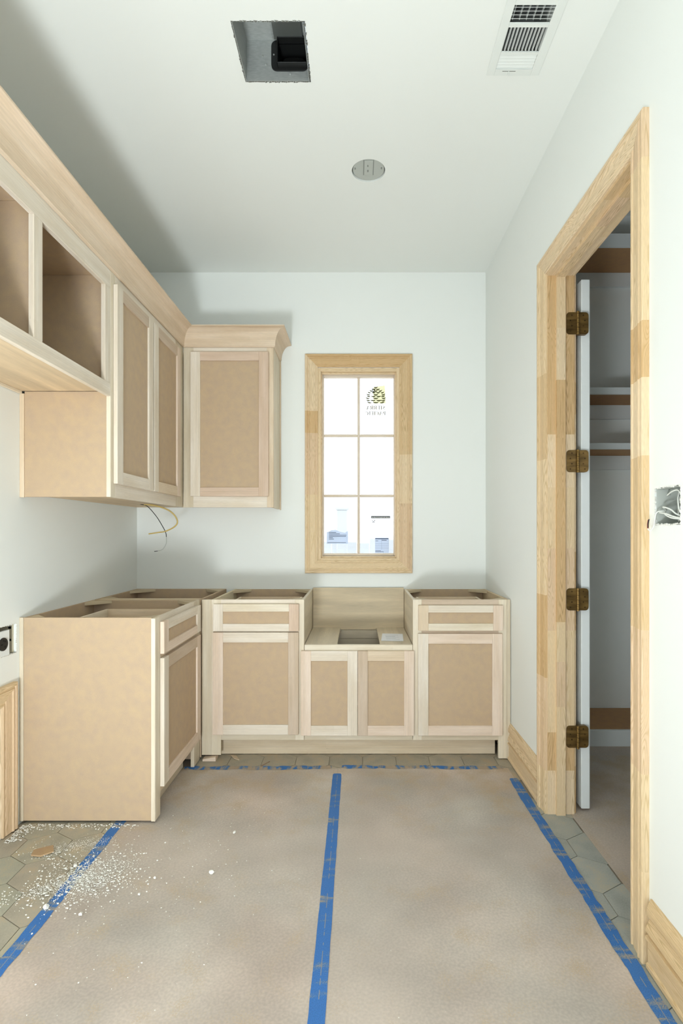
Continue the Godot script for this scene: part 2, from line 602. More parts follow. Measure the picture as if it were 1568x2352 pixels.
func _ready() -> void:
	rng.seed = 20240
	# ---------------------------------------------------------------- camera, sky, light, exposure
	var cam := Camera3D.new()
	cam.name = "camera"
	cam.position = Vector3(0, EYE, 0)
	cam.near = 0.05
	cam.far = 200.0
	cam.projection = Camera3D.PROJECTION_FRUSTUM
	cam.size = 2352.0 / 1200.0 * cam.near
	cam.frustum_offset = Vector2(-37.0, 48.0) / 1200.0 * cam.near
	add_child(cam)
	cam.current = true
	var env := Environment.new()
	env.background_mode = Environment.BG_SKY
	var sm := ProceduralSkyMaterial.new()
	sm.sky_top_color = c8(222, 234, 250)
	sm.sky_horizon_color = c8(240, 247, 255)
	sm.ground_horizon_color = c8(190, 190, 186)
	sm.ground_bottom_color = c8(150, 150, 146)
	sm.sun_angle_max = 1.0
	var sky := Sky.new()
	sky.sky_material = sm
	env.sky = sky
	env.background_energy_multiplier = 5.5
	env.tonemap_mode = Environment.TONE_MAPPER_LINEAR
	env.tonemap_exposure = 0.63
	env.sdfgi_enabled = true
	env.ssao_enabled = true
	env.ssil_enabled = true
	var we := WorldEnvironment.new()
	we.name = "world_environment"
	we.environment = env
	add_child(we)
	build_materials()
	build_softbox()
	build_shell()
	build_floor()
	build_window()
	build_closet_door()
	build_closet()
	build_base_cabinets()
	build_upper_cabinets()
	build_ceiling_fittings()
	build_wall_fittings()
	build_outside()
	build_debris()

# a low photographer's softbox on the floor under the camera: the shadows of crown, counters and crumbs point away from it
func build_softbox() -> void:
	var s := thing("studio_softbox", "black square softbox lamp lying low on the papered floor", "lamp", Vector3(-0.56, 0.0, 0.36))
	var ctr := Vector3(-0.56, 0.24, 0.36)
	var nrm := Vector3(-0.36, 0.8, -0.5).normalized()
	var u := Vector3.UP.cross(nrm).normalized()
	var xf := Transform3D(Basis(u, nrm.cross(u), nrm), ctr)
	var m := mb(xf)
	m.board(Vector3(-0.26, -0.26, -0.03), Vector3(0.26, 0.26, -0.004), 0)
	var em := mat(Color(1, 1, 1), 0.8)
	em.emission_enabled = true
	em.emission = Color(1, 1, 1)
	em.emission_energy_multiplier = 1.0
	part(s, "lamp_diffuser", m, em, "glowing white cloth front")
	m = mb(xf)
	m.board(Vector3(-0.28, -0.28, -0.12), Vector3(0.28, 0.28, -0.031), 0, Color(1, 1, 1), 0.02)
	part(s, "shell", m, M.black)
	m = mb()
	m.tube([Vector3(-0.79, 0.0, 0.71), Vector3(-0.76, 0.12, 0.62), Vector3(-0.74, 0.2, 0.51)], 0.012)
	part(s, "foot", m, M.black)
	m = mb()
	m.tube([Vector3(-0.33, 0.0, 0.71), Vector3(-0.36, 0.12, 0.62), Vector3(-0.38, 0.2, 0.51)], 0.012)
	part(s, "foot", m, M.black)
	var al := AreaLight3D.new()
	al.name = "softbox_light"
	al.area_size = Vector2(0.5, 0.5)
	al.light_energy = 11.6
	al.light_color = Color(0.94, 0.975, 1.0)
	al.shadow_enabled = true
	al.area_range = 12.0
	# an area light shines along its -z
	al.transform = Transform3D(Basis(u, (-nrm).cross(u), -nrm), ctr + nrm * 0.01)
	add_child(al)

func build_shell() -> void:
	var wm: Material = M.wall
	var f := shell("floor", -1.64, 2.2, -0.15, -0.003, -1.9, 3.65, M.grout, "tan grouted bed of the tiled floor", "floor")
	f.set_meta("kind", "structure")
	var wb := shell("wall_back", -1.64, 2.2, -0.003, 3.5, DB, DB + 0.14, wm, "white painted wall with the tall window in it", "wall")
	cut(wb, -0.272, 0.286, 1.085, 2.395, DB - 0.1, DB + 0.3)
	var wl := shell("wall_left", XL - 0.15, XL, -0.003, 3.2, -1.9, DB, wm, "white painted wall behind the long run of cabinets", "wall")
	cut(wl, XL - 0.085, XL + 0.1, 0.757, 0.886, 2.07, 2.284)
	cut(wl, XL - 0.07, XL + 0.1, 0.0, 0.552, 1.73, 2.178)
	var wr := shell("wall_right", XR, XR + 0.12, -0.003, 3.5, -1.9, DB, wm, "white painted wall with the pine cased closet doorway", "wall")
	cut(wr, XR - 0.1, XR + 0.3, -0.1, 2.468, 1.627, 2.395)
	cut(wr, XR - 0.1, XR + 0.08, 1.302, 1.41, 1.399, 1.522)
	var wf := shell("wall_front", XL - 0.15, XR + 0.12, -0.003, 3.2, -1.9, -1.78, wm, "white painted wall with a wide open doorway to daylight", "wall")
	cut(wf, -0.6, 0.8, -0.1, 2.1, -2.0, -1.7)
	var ce := shell("ceiling", XL - 0.15, XR, YC, YC + 0.05, -1.9, DB, M.ceiling, "white ceiling with cut holes for fan and light", "ceiling")
	cut(ce, -0.437, -0.182, YC - 0.1, YC + 0.2, 1.796, 2.04)
	cut(ce, 0.515, 0.668, YC - 0.1, YC + 0.2, 1.70, 1.985)
	var cy := CSGCylinder3D.new()
	cy.radius = 0.081
	cy.height = 0.3
	cy.sides = 48
	cy.material = M.ceiling
	cy.operation = CSGShape3D.OPERATION_SUBTRACTION
	cy.position = Vector3(0.053, YC, -2.541) - ce.position
	cy.name = "round_opening"
	ce.add_child(cy, true)
	# closet shell
	shell("wall_closet_side", 2.1, 2.2, -0.003, 3.5, 0.8, DB, wm, "dim white side wall inside the closet", "wall")
	var wc := shell("wall_closet_near", XR + 0.12, 2.1, -0.003, 3.5, 0.8, 0.9, wm, "white wall closing the near end of the closet", "wall")
	cut(wc, 1.55, 1.95, 1.3, 2.0, 0.7, 1.0)  # unseen opening, added so that daylight brightens the closet
	shell("ceiling_closet", XR, 2.2, 3.42, 3.5, 0.8, DB, M.ceiling, "dim white ceiling high up in the closet", "ceiling")
	# baseboards
	var bp := [[0.0, 0.0], [0.0, 0.019], [0.012, 0.019], [0.016, 0.013], [0.08, 0.013], [0.085, 0.021], [0.094, 0.021], [0.097, 0.009], [0.104, 0.009], [0.107, 0.0195], [0.118, 0.0185], [0.132, 0.0125], [0.144, 0.007], [0.151, 0.007], [0.154, 0.0155], [0.168, 0.0165], [0.186, 0.0115], [0.2, 0.005], [0.2, 0.0]]
	var tp := [Color(0.98, 0.93, 0.86), Color(0.92, 0.84, 0.72), Color(1.0, 0.96, 0.9)]
	var b1 := thing("baseboard_right", "tall profiled pine baseboard between end cabinet and door casing", "baseboard", Vector3(XR, 0, -2.7), "", "structure")
	var m := mb()
	m.mould(bp, Vector3(XR, 0.004, -2.948), Vector3(XR, 0.004, -2.462), Vector3.UP, Vector3.LEFT, 0, 0, tp, 0.0)
	part(b1, "board", m, M.pine)
	var b2 := thing("baseboard_right", "tall profiled pine baseboard below the wired switch box", "baseboard", Vector3(XR, 0, -1.0), "", "structure")
	m = mb()
	m.mould(bp, Vector3(XR, 0.004, -1.535), Vector3(XR, 0.004, 1.7), Vector3.UP, Vector3.LEFT, 0, 0, tp, 0.0)
	part(b2, "board", m, M.pine)
	var b3 := thing("baseboard_left", "tall profiled pine baseboard running past the pet door", "baseboard", Vector3(XL, 0, -0.5), "", "structure")
	m = mb()
	m.mould(bp, Vector3(XL, 0.004, 1.7), Vector3(XL, 0.004, -1.636), Vector3.UP, Vector3.RIGHT, 0, 0, tp, 0.0)
	part(b3, "board", m, M.pine)

const CASE := [[0.0, 0.0], [0.0, 0.010], [0.004, 0.013], [0.01, 0.013], [0.0125, 0.0095], [0.017, 0.0095], [0.021, 0.012], [0.052, 0.0155], [0.057, 0.0205], [0.062, 0.021], [0.0645, 0.0165], [0.069, 0.0165], [0.072, 0.0215], [0.082, 0.0215], [0.086, 0.018], [0.086, 0.0]]
const PT := [Color(0.98, 0.93, 0.85), Color(0.88, 0.79, 0.66), Color(1.0, 0.97, 0.94), Color(0.93, 0.85, 0.8), Color(0.82, 0.69, 0.52), Color(0.97, 0.92, 0.84)]

func casing(parent: Node3D, xf: Transform3D, u0: float, u1: float, v0: float, v1: float, sides: String, seg: float, reach: float) -> void:
	# sides: l r t b; corner mitres where two meet
	var top := 1.0 if "t" in sides else 0.0
	var bot := 1.0 if "b" in sides else 0.0
	if "l" in sides:
		var m := mb(xf)
		m.mould(CASE, Vector3(u0, v0 if bot > 0 else reach, 0), Vector3(u0, v1, 0), Vector3(-1, 0, 0), Vector3(0, 0, 1), bot, top, PT, seg)
		part(parent, "side_casing", m, M.pine)
	if "r" in sides:
		var m := mb(xf)
		m.mould(CASE, Vector3(u1, v0 if bot > 0 else reach, 0), Vector3(u1, v1, 0), Vector3(1, 0, 0), Vector3(0, 0, 1), bot, top, PT, seg)
		part(parent, "side_casing", m, M.pine)
	if "t" in sides:
		var m := mb(xf)
		m.mould(CASE, Vector3(u0, v1, 0), Vector3(u1, v1, 0), Vector3(0, 1, 0), Vector3(0, 0, 1), 1, 1, PT, seg)
		part(parent, "head_casing", m, M.pine)
	if "b" in sides:
		var m := mb(xf)
		m.mould(CASE, Vector3(u0, v0, 0), Vector3(u1, v0, 0), Vector3(0, -1, 0), Vector3(0, 0, 1), 1, 1, PT, seg)
		part(parent, "sill_casing", m, M.pine)

# ------------------------------------------------------------------ floor: hexagonal tiles, paper, tape
func build_floor() -> void:
	var fl := get_node("floor")
	var s := 0.108
	var hw := s * sqrt(3.0) / 2.0
	var hex := PackedVector2Array()
	for k in 6:
		var a := PI / 6.0 + k * PI / 3.0
		hex.append(Vector2(cos(a), sin(a)) * (s - 0.0018))
	var meshes := []
	for k in 12:
		var m := mb(face_up(0.0))
		var g: float = [1.0, 0.95, 1.03, 0.98][k % 4]
		var film: Color = [Color(1.12, 0.95, 0.83), Color(0.92, 0.95, 0.95), Color(0.95, 0.86, 0.74)][k / 4]
		m.prism(hex, -0.003, 0.0, film * g)
		for i in m.uv.size():
			m.uv[i] = Vector2(m.uv[i].x * 2.0 + k * 0.27, m.uv[i].y * 0.5 + k * 0.41)
		meshes.append(m.mesh(Vector3.ZERO))
	# one vertical joint lies at x 0.87, d 2.124
	var count := 0
	for r in range(-10, 10):
		var d := 2.124 + r * 1.5 * s
		if d < 1.2 or d > 3.15:
			continue
		for q in range(-30, 8):
			var x := 0.87 + hw + q * 2.0 * hw + (hw if r % 2 != 0 else 0.0)
			var visible := (x < -0.93 and x > XL - 0.06 and d < 2.4) or (x > 0.72 and x < 1.03 and d < 2.5) or (d > 2.72 and x > -1.0 and x < 0.9)
			if not visible:
				continue
			var o := MeshInstance3D.new()
			o.name = uniq(fl, "tile")
			fl.add_child(o, true)
			o.mesh = meshes[(q * 7 + r * 3 + 400) % 4 + (8 if d > 2.7 else (0 if x < 0.0 else 4))]
			o.material_override = M.tile
			o.position = Vector3(x, 0.0, -d) - (fl as Node3D).position
			count += 1
	# paper sheets (uv spans the room so that both halves match)
	sheet("floor_paper", "dusty grey-brown paper sheet taped from plaster crumbs to seam", -1.05, -0.108, 2.836, -1.75, 0.0010)
	sheet("floor_paper", "dusty grey-brown paper sheet taped between seam and doorway wall", -0.106, 0.817, 2.84, -1.75, 0.0012)
	sheet("floor_paper", "brown paper sheet covering the closet floor", 0.968, 2.09, 3.5, 0.92, 0.0011)
	# tape
	tape("masking_tape", "straight blue tape strip along the seam between floor papers", Vector2(-0.131, -1.6), Vector2(-0.131, 2.775), 0.046, M.tape, 0.001, 0.0022)
	tape("masking_tape", "torn dusty blue tape strip before the sink cabinets", Vector2(-0.94, 2.86), Vector2(-0.14, 2.868), 0.042, M.tape_dusty, 0.009, 0.002)
	tape("masking_tape", "torn dusty blue tape strip before the end cabinet", Vector2(-0.085, 2.875), Vector2(0.79, 2.858), 0.036, M.tape_dusty, 0.009, 0.002)
	tape("masking_tape", "blue tape strip over hexagonal tiles by the closet doorway", Vector2(0.79, 0.2), Vector2(0.786, 2.72), 0.046, M.tape_worn, 0.004, 0.0024)
	tape("masking_tape", "blue tape strip buried in white plaster crumbs", Vector2(-1.073, -1.6), Vector2(-1.071, 2.5), 0.044, M.tape_worn, 0.003, 0.0022)

func sheet(nm: String, label: String, x0: float, x1: float, d1: float, d0: float, y: float) -> void:
	var m := mb()
	var nx := 24
	var nd := 60
	var wv := FastNoiseLite.new()
	wv.seed = 5
	wv.frequency = 2.2
	var pt := func(i: int, j: int) -> Vector3:
		var x := lerpf(x0, x1, float(i) / nx)
		var d := lerpf(d0, d1, float(j) / nd)
		var edge := minf(minf(x - x0, x1 - x), minf(d - d0, d1 - d))
		var h := y + 0.0022 * maxf(0.0, wv.get_noise_2d(x, d)) * smoothstep(0.03, 0.25, edge)
		return Vector3(x, h, -d)
	var tuv := func(p: Vector3) -> Vector2:
		return Vector2((p.x + 1.6) / 2.6, (-p.z - 0.6) / 2.4)
	for i in nx:
		for j in nd:
			var q := [pt.call(i, j), pt.call(i + 1, j), pt.call(i + 1, j + 1), pt.call(i, j + 1)]
			m.quad_o(q, [tuv.call(q[0]), tuv.call(q[1]), tuv.call(q[2]), tuv.call(q[3])], Vector3.UP)
	# thin edge
	var o := thing(nm, label, "floor paper", Vector3((x0 + x1) / 2, 0, -(d0 + d1) / 2), "paper floor protection")
	part(o, "paper", m, M.paper)
	var e := mb()
	bx(e, x0, x1, 0.0002, y - 0.0002, d1 - 0.004, d1, 0)
	bx(e, x0, x0 + 0.004, 0.0002, y - 0.0002, d0, d1, 2)
	bx(e, x1 - 0.004, x1, 0.0002, y - 0.0002, d0, d1, 2)
	part(o, "cut_edge", e, M.grout)

# a strip from a to b (x, d); width grows to the right of its run; rag = roughness of its edges
func tape(nm: String, label: String, a: Vector2, b: Vector2, w: float, mt: Material, rag: float, y: float) -> void:
	var m := mb()
	var dir := (b - a).normalized()
	var side := Vector2(dir.y, -dir.x)
	var ln := a.distance_to(b)
	var n := int(ln / 0.012)
	var nz := FastNoiseLite.new()
	nz.seed = int(absf(a.x) * 1000) + 3
	nz.frequency = 9.0
	var rows := []
	for i in n + 1:
		var s := ln * i / n
		var j0 := nz.get_noise_2d(s, 0.0) * rag * 1.6
		var j1 := nz.get_noise_2d(s, 40.0) * rag * 1.6
		if i == 0 or i == n:
			j0 += w * 0.15
			j1 -= w * 0.1
		var l := a + dir * (s + nz.get_noise_2d(s, 80.0) * rag) + side * j0
		var mid := a + dir * s + side * (w * 0.52)
		var r := a + dir * (s - nz.get_noise_2d(s, 90.0) * rag) + side * (w + j1)
		var k := 0.0006 * nz.get_noise_2d(s * 0.6, 120.0)
		rows.append([Vector3(l.x, y, -l.y), Vector3(mid.x, y + 0.0003 + k, -mid.y), Vector3(r.x, y, -r.y), s])
	for i in n:
		for c in 2:
			var q := [rows[i][c], rows[i][c + 1], rows[i + 1][c + 1], rows[i + 1][c]]
			m.quad_o(q, [Vector2(rows[i][3], c * 0.03), Vector2(rows[i][3], (c + 1) * 0.03), Vector2(rows[i + 1][3], (c + 1) * 0.03), Vector2(rows[i + 1][3], c * 0.03)], Vector3.UP)
	var o := part(self, nm, m, mt, "", Vector3((a.x + b.x) / 2, 0, -(a.y + b.y) / 2))
	tag(o, label, "tape", "blue tape on the floor")

# ------------------------------------------------------------------ window
func build_window() -> void:
	var wd := thing("window_1", "tall narrow six-pane window cased in jointed pine boards", "window", Vector3(0.007, 1.008, -DB), "", "structure")
	casing(wd, face_z(DB), -0.268, 0.282, 1.095, 2.398, "lrtb", 0.42, 0.0)
	# wooden jamb liner
	var jt := [Color(0.98, 0.93, 0.86), Color(1.0, 0.97, 0.92)]
	part(wd, "jamb", bx(mb(), -0.272, -0.248, 1.085, 2.395, DB - 0.002, DB + 0.13, 1, jt[0]), M.pine)
	part(wd, "jamb", bx(mb(), 0.262, 0.286, 1.085, 2.395, DB - 0.002, DB + 0.13, 1, jt[1]), M.pine)
	part(wd, "jamb", bx(mb(), -0.248, 0.262, 2.371, 2.395, DB - 0.002, DB + 0.13, 0, jt[0]), M.pine)
	part(wd, "jamb", bx(mb(), -0.248, 0.262, 1.085, 1.109, DB - 0.002, DB + 0.13, 0, jt[1]), M.pine)
	# inner stop bead
	part(wd, "stop_bead", bx(mb(), -0.248, -0.241, 1.109, 2.371, DB + 0.02, DB + 0.045, 1, jt[1], 0.002), M.pine)
	part(wd, "stop_bead", bx(mb(), 0.255, 0.262, 1.109, 2.371, DB + 0.02, DB + 0.045, 1, jt[1], 0.002), M.pine)
	part(wd, "stop_bead", bx(mb(), -0.241, 0.255, 2.362, 2.371, DB + 0.02, DB + 0.045, 0, jt[1], 0.002), M.pine)
	part(wd, "stop_bead", bx(mb(), -0.241, 0.255, 1.109, 1.12, DB + 0.02, DB + 0.045, 0, jt[1], 0.002), M.pine)
	# sash
	var sd0 := 3.585
	var sd1 := 3.625
	var st := Color(0.95, 0.93, 0.9)
	part(wd, "sash_stile", bx(mb(), -0.248, -0.231, 1.109, 2.371, sd0, sd1, 1, st, 0.003), M.maple)
	part(wd, "sash_stile", bx(mb(), 0.247, 0.262, 1.109, 2.371, sd0, sd1, 1, st, 0.003), M.maple)
	part(wd, "sash_rail", bx(mb(), -0.231, 0.247, 2.348, 2.371, sd0, sd1, 0, st, 0.003), M.maple)
	part(wd, "sash_rail", bx(mb(), -0.231, 0.247, 1.109, 1.14, sd0, sd1, 0, st, 0.003), M.maple)
	var xs := [-0.231, 0.008, 0.247]
	var ys := [1.14, 1.535, 1.949, 2.348]
	part(wd, "muntin", bx(mb(), -0.002, 0.016, 1.14, 2.348, 3.592, 3.618, 1, st, 0.003), M.maple)
	for k in [1, 2]:
		for h in 2:
			var xa: float = xs[h] if h == 0 else 0.016
			var xb: float = -0.002 if h == 0 else xs[2]
			part(wd, "muntin", bx(mb(), xa, xb, ys[k] - 0.009, ys[k] + 0.009, 3.5925, 3.6175, 0, st, 0.003), M.maple)
	for k in 3:
		for h in 2:
			var m := mb()
			bx(m, xs[h] + 0.004, xs[h + 1] - 0.004, ys[k] + 0.003, ys[k + 1] - 0.003, 3.606, 3.609, 0, Color(1, 1, 1), 0.0)
			part(wd, "pane", m, M.glass, "clear glass pane")
	# maker's sticker, read from behind
	var sx := 0.125
	var fz := face_z(3.6035)
	var lg := thing("window_sticker", "pine cone sticker with mirrored lettering on the upper pane", "sticker", Vector3(sx, 2.081, -3.6035))
	var m := mb(fz)
	m.prism(PackedVector2Array([Vector2(0.108, 2.172), Vector2(0.194, 2.172), Vector2(0.188, 2.297), Vector2(0.155, 2.293), Vector2(0.108, 2.285)]), -0.0006, 0.0, Color(1, 1, 1))
	part(lg, "yellow_patch", m, M.st_yellow, "pale yellow translucent square")
	m = mb(fz)
	var rows := [[2.288, 0.013, [0.0]], [2.275, 0.014, [-0.014, 0.014]], [2.264, 0.012, [-0.032, 0.0, 0.032]], [2.252, 0.014, [-0.045, -0.015, 0.016, 0.046]], [2.238, 0.016, [-0.052, 0.0, 0.052]], [2.226, 0.016, [-0.05, -0.017, 0.02, 0.05]], [2.213, 0.018, [-0.056, 0.0, 0.056]], [2.198, 0.018, [-0.052, -0.02, 0.022, 0.052]], [2.184, 0.019, [-0.045, 0.0, 0.045]]]
	for r in rows:
		for cxx in r[2]:
			var w: float = r[1] * (0.8 if absf(cxx) > 0.04 else 1.0)
			var cres := PackedVector2Array()
			var lean: float = -signf(cxx) * (0.25 if absf(cxx) > 0.03 else 0.0)
			for k in 9:
				var a := PI + PI * k / 8.0
				cres.append(Vector2(sx + cxx + cos(a) * w, r[0] + sin(a) * 0.0105 - cos(a) * w * lean))
			for k in range(7, 0, -1):
				var a := PI + PI * k / 8.0
				cres.append(Vector2(sx + cxx + cos(a) * w * 0.96, r[0] + 0.001 + sin(a) * 0.003 * (1.0 + 0.35 * cos(6.0 * a)) - cos(a) * w * lean))
			m.prism(cres, 0.0, 0.0005)
	part(lg, "cone_print", m, M.st_ink, "olive printed pine cone scales")
	for ln in [["SIERRA", 2.143], ["PACIFIC", 2.104]]:
		var tm := TextMesh.new()
		var fnt := SystemFont.new()
		fnt.font_names = PackedStringArray(["Droid Serif"])
		fnt.font_weight = 700
		tm.font = fnt
		tm.text = ln[0]
		tm.font_size = 64
		tm.pixel_size = 0.00056
		tm.depth = 0.0006
		var o := MeshInstance3D.new()
		o.name = uniq(lg, "lettering")
		lg.add_child(o, true)
		o.mesh = tm
		o.material_override = M.st_gold
		o.position = Vector3(0.0, ln[1] - 2.081, 0.0004)
		o.scale = Vector3(-0.95, 1.0, 1.0)
	m = mb(fz)
	m.board(Vector3(0.056, 2.083, 0.0), Vector3(0.198, 2.0845, 0.0006), 0)
	m.board(Vector3(0.1975, 2.083, 0.0), Vector3(0.199, 2.295, 0.0006), 1)
	part(lg, "border_line", m, M.print_grey)
	m = mb(fz)
	for q in [[0.099, 2.254, 0.103, 2.274], [0.115, 2.254, 0.119, 2.274], [0.103, 2.27, 0.115, 2.274], [0.103, 2.25, 0.115, 2.258]]:
		m.board(Vector3(q[0], q[1], 0.0006), Vector3(q[2], q[3], 0.0012), 0)
	part(lg, "square_mark", m, M.black, "small dark hollow square")
	# paper labels on the outer face
	var l1 := thing("paper_label", "blue-grey printed notice with torn top on lower pane", "label", Vector3(-0.14, 1.205, -3.604))
	m = mb(fz)
	m.prism(PackedVector2Array([Vector2(-0.213, 1.205), Vector2(-0.066, 1.205), Vector2(-0.066, 1.296), Vector2(-0.088, 1.28), Vector2(-0.12, 1.287), Vector2(-0.15, 1.302), Vector2(-0.18, 1.3), Vector2(-0.2, 1.289), Vector2(-0.213, 1.286)]), -0.0008, 0.0)
	part(l1, "sheet", m, M.st_blue)
	m = mb(fz)
	for k in 6:
		var yy := 1.284 - k * 0.009
		var x1: float = -0.198 + [0.05, 0.075, 0.12, 0.118, 0.028, 0.034][k]
		m.board(Vector3(-0.198, yy - 0.0035, 0.0), Vector3(x1, yy, 0.0004), 0)
	m.board(Vector3(-0.208, 1.212, 0.0), Vector3(-0.08, 1.215, 0.0004), 0)
	part(l1, "print_lines", m, M.print_blue)
	var l2 := thing("paper_label", "blue-grey ruled form label low on the pane corner", "label", Vector3(0.168, 1.139, -3.604))
	m = mb(fz)
	m.board(Vector3(0.12, 1.143, -0.0008), Vector3(0.216, 1.247, 0.0), 0)
	part(l2, "sheet", m, M.st_blue)
	m = mb(fz)
	for q in [[0.122, 1.237, 0.212, 1.243], [0.124, 1.224, 0.142, 1.227], [0.166, 1.227, 0.2, 1.231], [0.122, 1.205, 0.214, 1.2058], [0.122, 1.19, 0.214, 1.1908], [0.122, 1.175, 0.214, 1.1758], [0.122, 1.155, 0.16, 1.158], [0.122, 1.148, 0.18, 1.151]]:
		m.board(Vector3(q[0], q[1], 0.0), Vector3(q[2], q[3], 0.0004), 0)
	m.board(Vector3(0.165, 1.165, 0.0), Vector3(0.1658, 1.24, 0.0004), 1)
	part(l2, "print_lines", m, M.print_blue)
	var l3 := thing("warning_label", "thin black strip label with white print on pane", "label", Vector3(0.159, 1.35, -3.604))
	m = mb(fz)
	m.board(Vector3(0.093, 1.38, -0.0006), Vector3(0.225, 1.397, 0.0), 0)
	part(l3, "black_strip", m, M.black)
	m = mb(fz)
	var px := 0.098
	while px < 0.218:
		var ww := rng.randf_range(0.004, 0.012)
		m.board(Vector3(px, 1.3855, 0.0), Vector3(px + ww, 1.3905, 0.0004), 0)
		px += ww + 0.0025
	part(l3, "white_print", m, M.white)
	m = mb(fz)
	for q in [[0.098, 1.362, 0.106, 1.367], [0.113, 1.363, 0.121, 1.369], [0.099, 1.352, 0.12, 1.356], [0.103, 1.357, 0.116, 1.361]]:
		m.board(Vector3(q[0], q[1], -0.0006), Vector3(q[2], q[3], 0.0), 0)
	part(l3, "emblem", m, M.black, "small black stamped emblem")

# ------------------------------------------------------------------ closet doorway
func build_closet_door() -> void:
	var tr := thing("trim_1", "jointed pine casing and jambs around the closet doorway", "door trim", Vector3(XR, 0, -2.0), "", "structure")
	# u runs towards the camera (u = -d)
	casing(tr, face_nx(XR), -2.38, -1.636, 0.0, 2.458, "lrt", 0.4, 0.0)
	var jx0 := XR - 0.001
	var jx1 := XR + 0.121
	jamb_board(tr, "jamb", jx0, jx1, 0.0, 2.45, 2.376, 2.394, 1)
	jamb_board(tr, "jamb", jx0, jx1, 0.0, 2.45, 1.628, 1.645, 1)
	jamb_board(tr, "head_jamb", jx0, jx1, 2.45, 2.467, 1.628, 2.394, 2)
	jamb_board(tr, "door_stop", XR + 0.036, XR + 0.076, 0.0, 2.45, 2.364, 2.376, 1)
	jamb_board(tr, "door_stop", XR + 0.036, XR + 0.076, 0.0, 2.45, 1.645, 1.657, 1)
	jamb_board(tr, "door_stop", XR + 0.036, XR + 0.076, 2.438, 2.45, 1.657, 2.364, 2)
	casing(tr, face_px(XR + 0.12), 1.636, 2.384, 0.0, 2.458, "lrt", 0.4, 0.0)
	var dr := thing("door_1", "white slab closet door folded back flat, on four brass hinges", "door", Vector3(1.042, 0, -2.74), "", "structure")
	part(dr, "slab", bx(mb(), 1.024, 1.064, 0.016, 2.442, 2.392, 3.10, 1, Color(1, 1, 1), 0.003), M.white)
	for y in [0.354, 0.978, 1.606, 2.232]:
		hinge(dr, y)

func jamb_board(parent: Node3D, nm: String, x0: float, x1: float, y0: float, y1: float, d0: float, d1: float, g: int) -> void:
	# finger-jointed lengths in one board
	var m := mb()
	var p := y0 if g == 1 else d0
	var e := y1 if g == 1 else d1
	while p < e - 1e-4:
		var q := minf(e, p + rng.randf_range(0.14, 0.5))
		if e - q < 0.1:
			q = e
		var t: Color = PT[rng.randi() % PT.size()]
		if g == 1:
			bx(m, x0, x1, p, q, d0, d1, 1, t, 0.0)
		else:
			bx(m, x0, x1, y0, y1, p, q, 2, t, 0.0)
		p = q
	part(parent, nm, m, M.pine)

func hinge(dr: Node3D, y: float) -> void:
	var h := sub(dr, "hinge")
	h.set_meta("label", "aged brass hinge with rounded corners")
	for s in [-1, 1]:
		var m := mb(face_z(2.375 if s < 0 else 2.391))
		var x0 := 0.998
		var x1: float = x0 + s * 0.05
		var r := 0.014
		var poly := PackedVector2Array([Vector2(x0, y - 0.05)])
		for k in 5:
			var a := -PI / 2 + k * PI / 8
			poly.append(Vector2(x1 - s * r + s * cos(a) * r, y - 0.05 + r + sin(a) * r))
		for k in 5:
			var a := k * PI / 8
			poly.append(Vector2(x1 - s * r + s * cos(a) * r, y + 0.05 - r + sin(a) * r))
		poly.append(Vector2(x0, y + 0.05))
		m.prism(poly, 0.0005, 0.003 if s < 0 else 0.019, Color(0.8, 0.8, 0.8))
		part(h, "leaf", m, M.brass)
		m = mb(face_z(2.3715))
		for k in 4:
			var sxp: float = x0 + s * (0.033 if k % 2 == 0 else 0.026)
			var pc := PackedVector2Array()
			for q in 8:
				pc.append(Vector2(sxp + cos(q * PI / 4) * 0.0035, y - 0.036 + k * 0.024 + sin(q * PI / 4) * 0.0035))
			m.prism(pc, 0.0, 0.0007, Color(0.35, 0.33, 0.3))
		part(h, "screw", m, M.brass)
	for k in 5:
		var m := mb()
		m.tube([Vector3(0.998, y - 0.052 + k * 0.0208, -2.366), Vector3(0.998, y - 0.052 + k * 0.0208 + 0.0198, -2.366)], 0.006, Color(1.1, 1.05, 0.95), 12)
		part(h, "knuckle", m, M.brass)

func build_closet() -> void:
	var w: Material = M.white
	var sh := [[1.80, 0.018, 3.24, "white edged closet shelf with raw brown underside, lowest of three"], [2.14, 0.022, 3.24, "white edged closet shelf with raw brown underside, middle of three"], [3.03, 0.06, 3.2, "white edged closet shelf under the closet ceiling"]]
	for s in sh:
		var y: float = s[0]
		var o := thing("closet_shelf", s[3], "shelf", Vector3(1.5, y, -3.38), "closet shelves")
		part(o, "board", bx(mb(), XR + 0.122, 2.098, y, y + 0.018, s[2] + 0.008, DB - 0.002, 0, Color(0.95, 0.74, 0.54)), M.mdf, "raw brown fibreboard")
		part(o, "front_edge", bx(mb(), XR + 0.122, 2.098, y - 0.002, y + 0.018 + s[1], s[2] - 0.012, s[2] + 0.007, 0), w, "white painted nosing")
		part(o, "wall_cleat", bx(mb(), XR + 0.122, 2.098, y - 0.095, y - 0.001, DB - 0.02, DB - 0.001, 0), w)
	var bs := thing("closet_platform", "low shoe platform with raw brown top and white front", "shelf", Vector3(1.5, 0, -3.3))
	part(bs, "board", bx(mb(), XR + 0.122, 2.098, 0.08, 0.098, 3.15, DB - 0.002, 0, Color(0.95, 0.74, 0.54)), M.mdf, "raw brown fibreboard top")
	part(bs, "front_edge", bx(mb(), XR + 0.122, 2.098, 0.0, 0.097, 3.13, 3.149, 0), w)

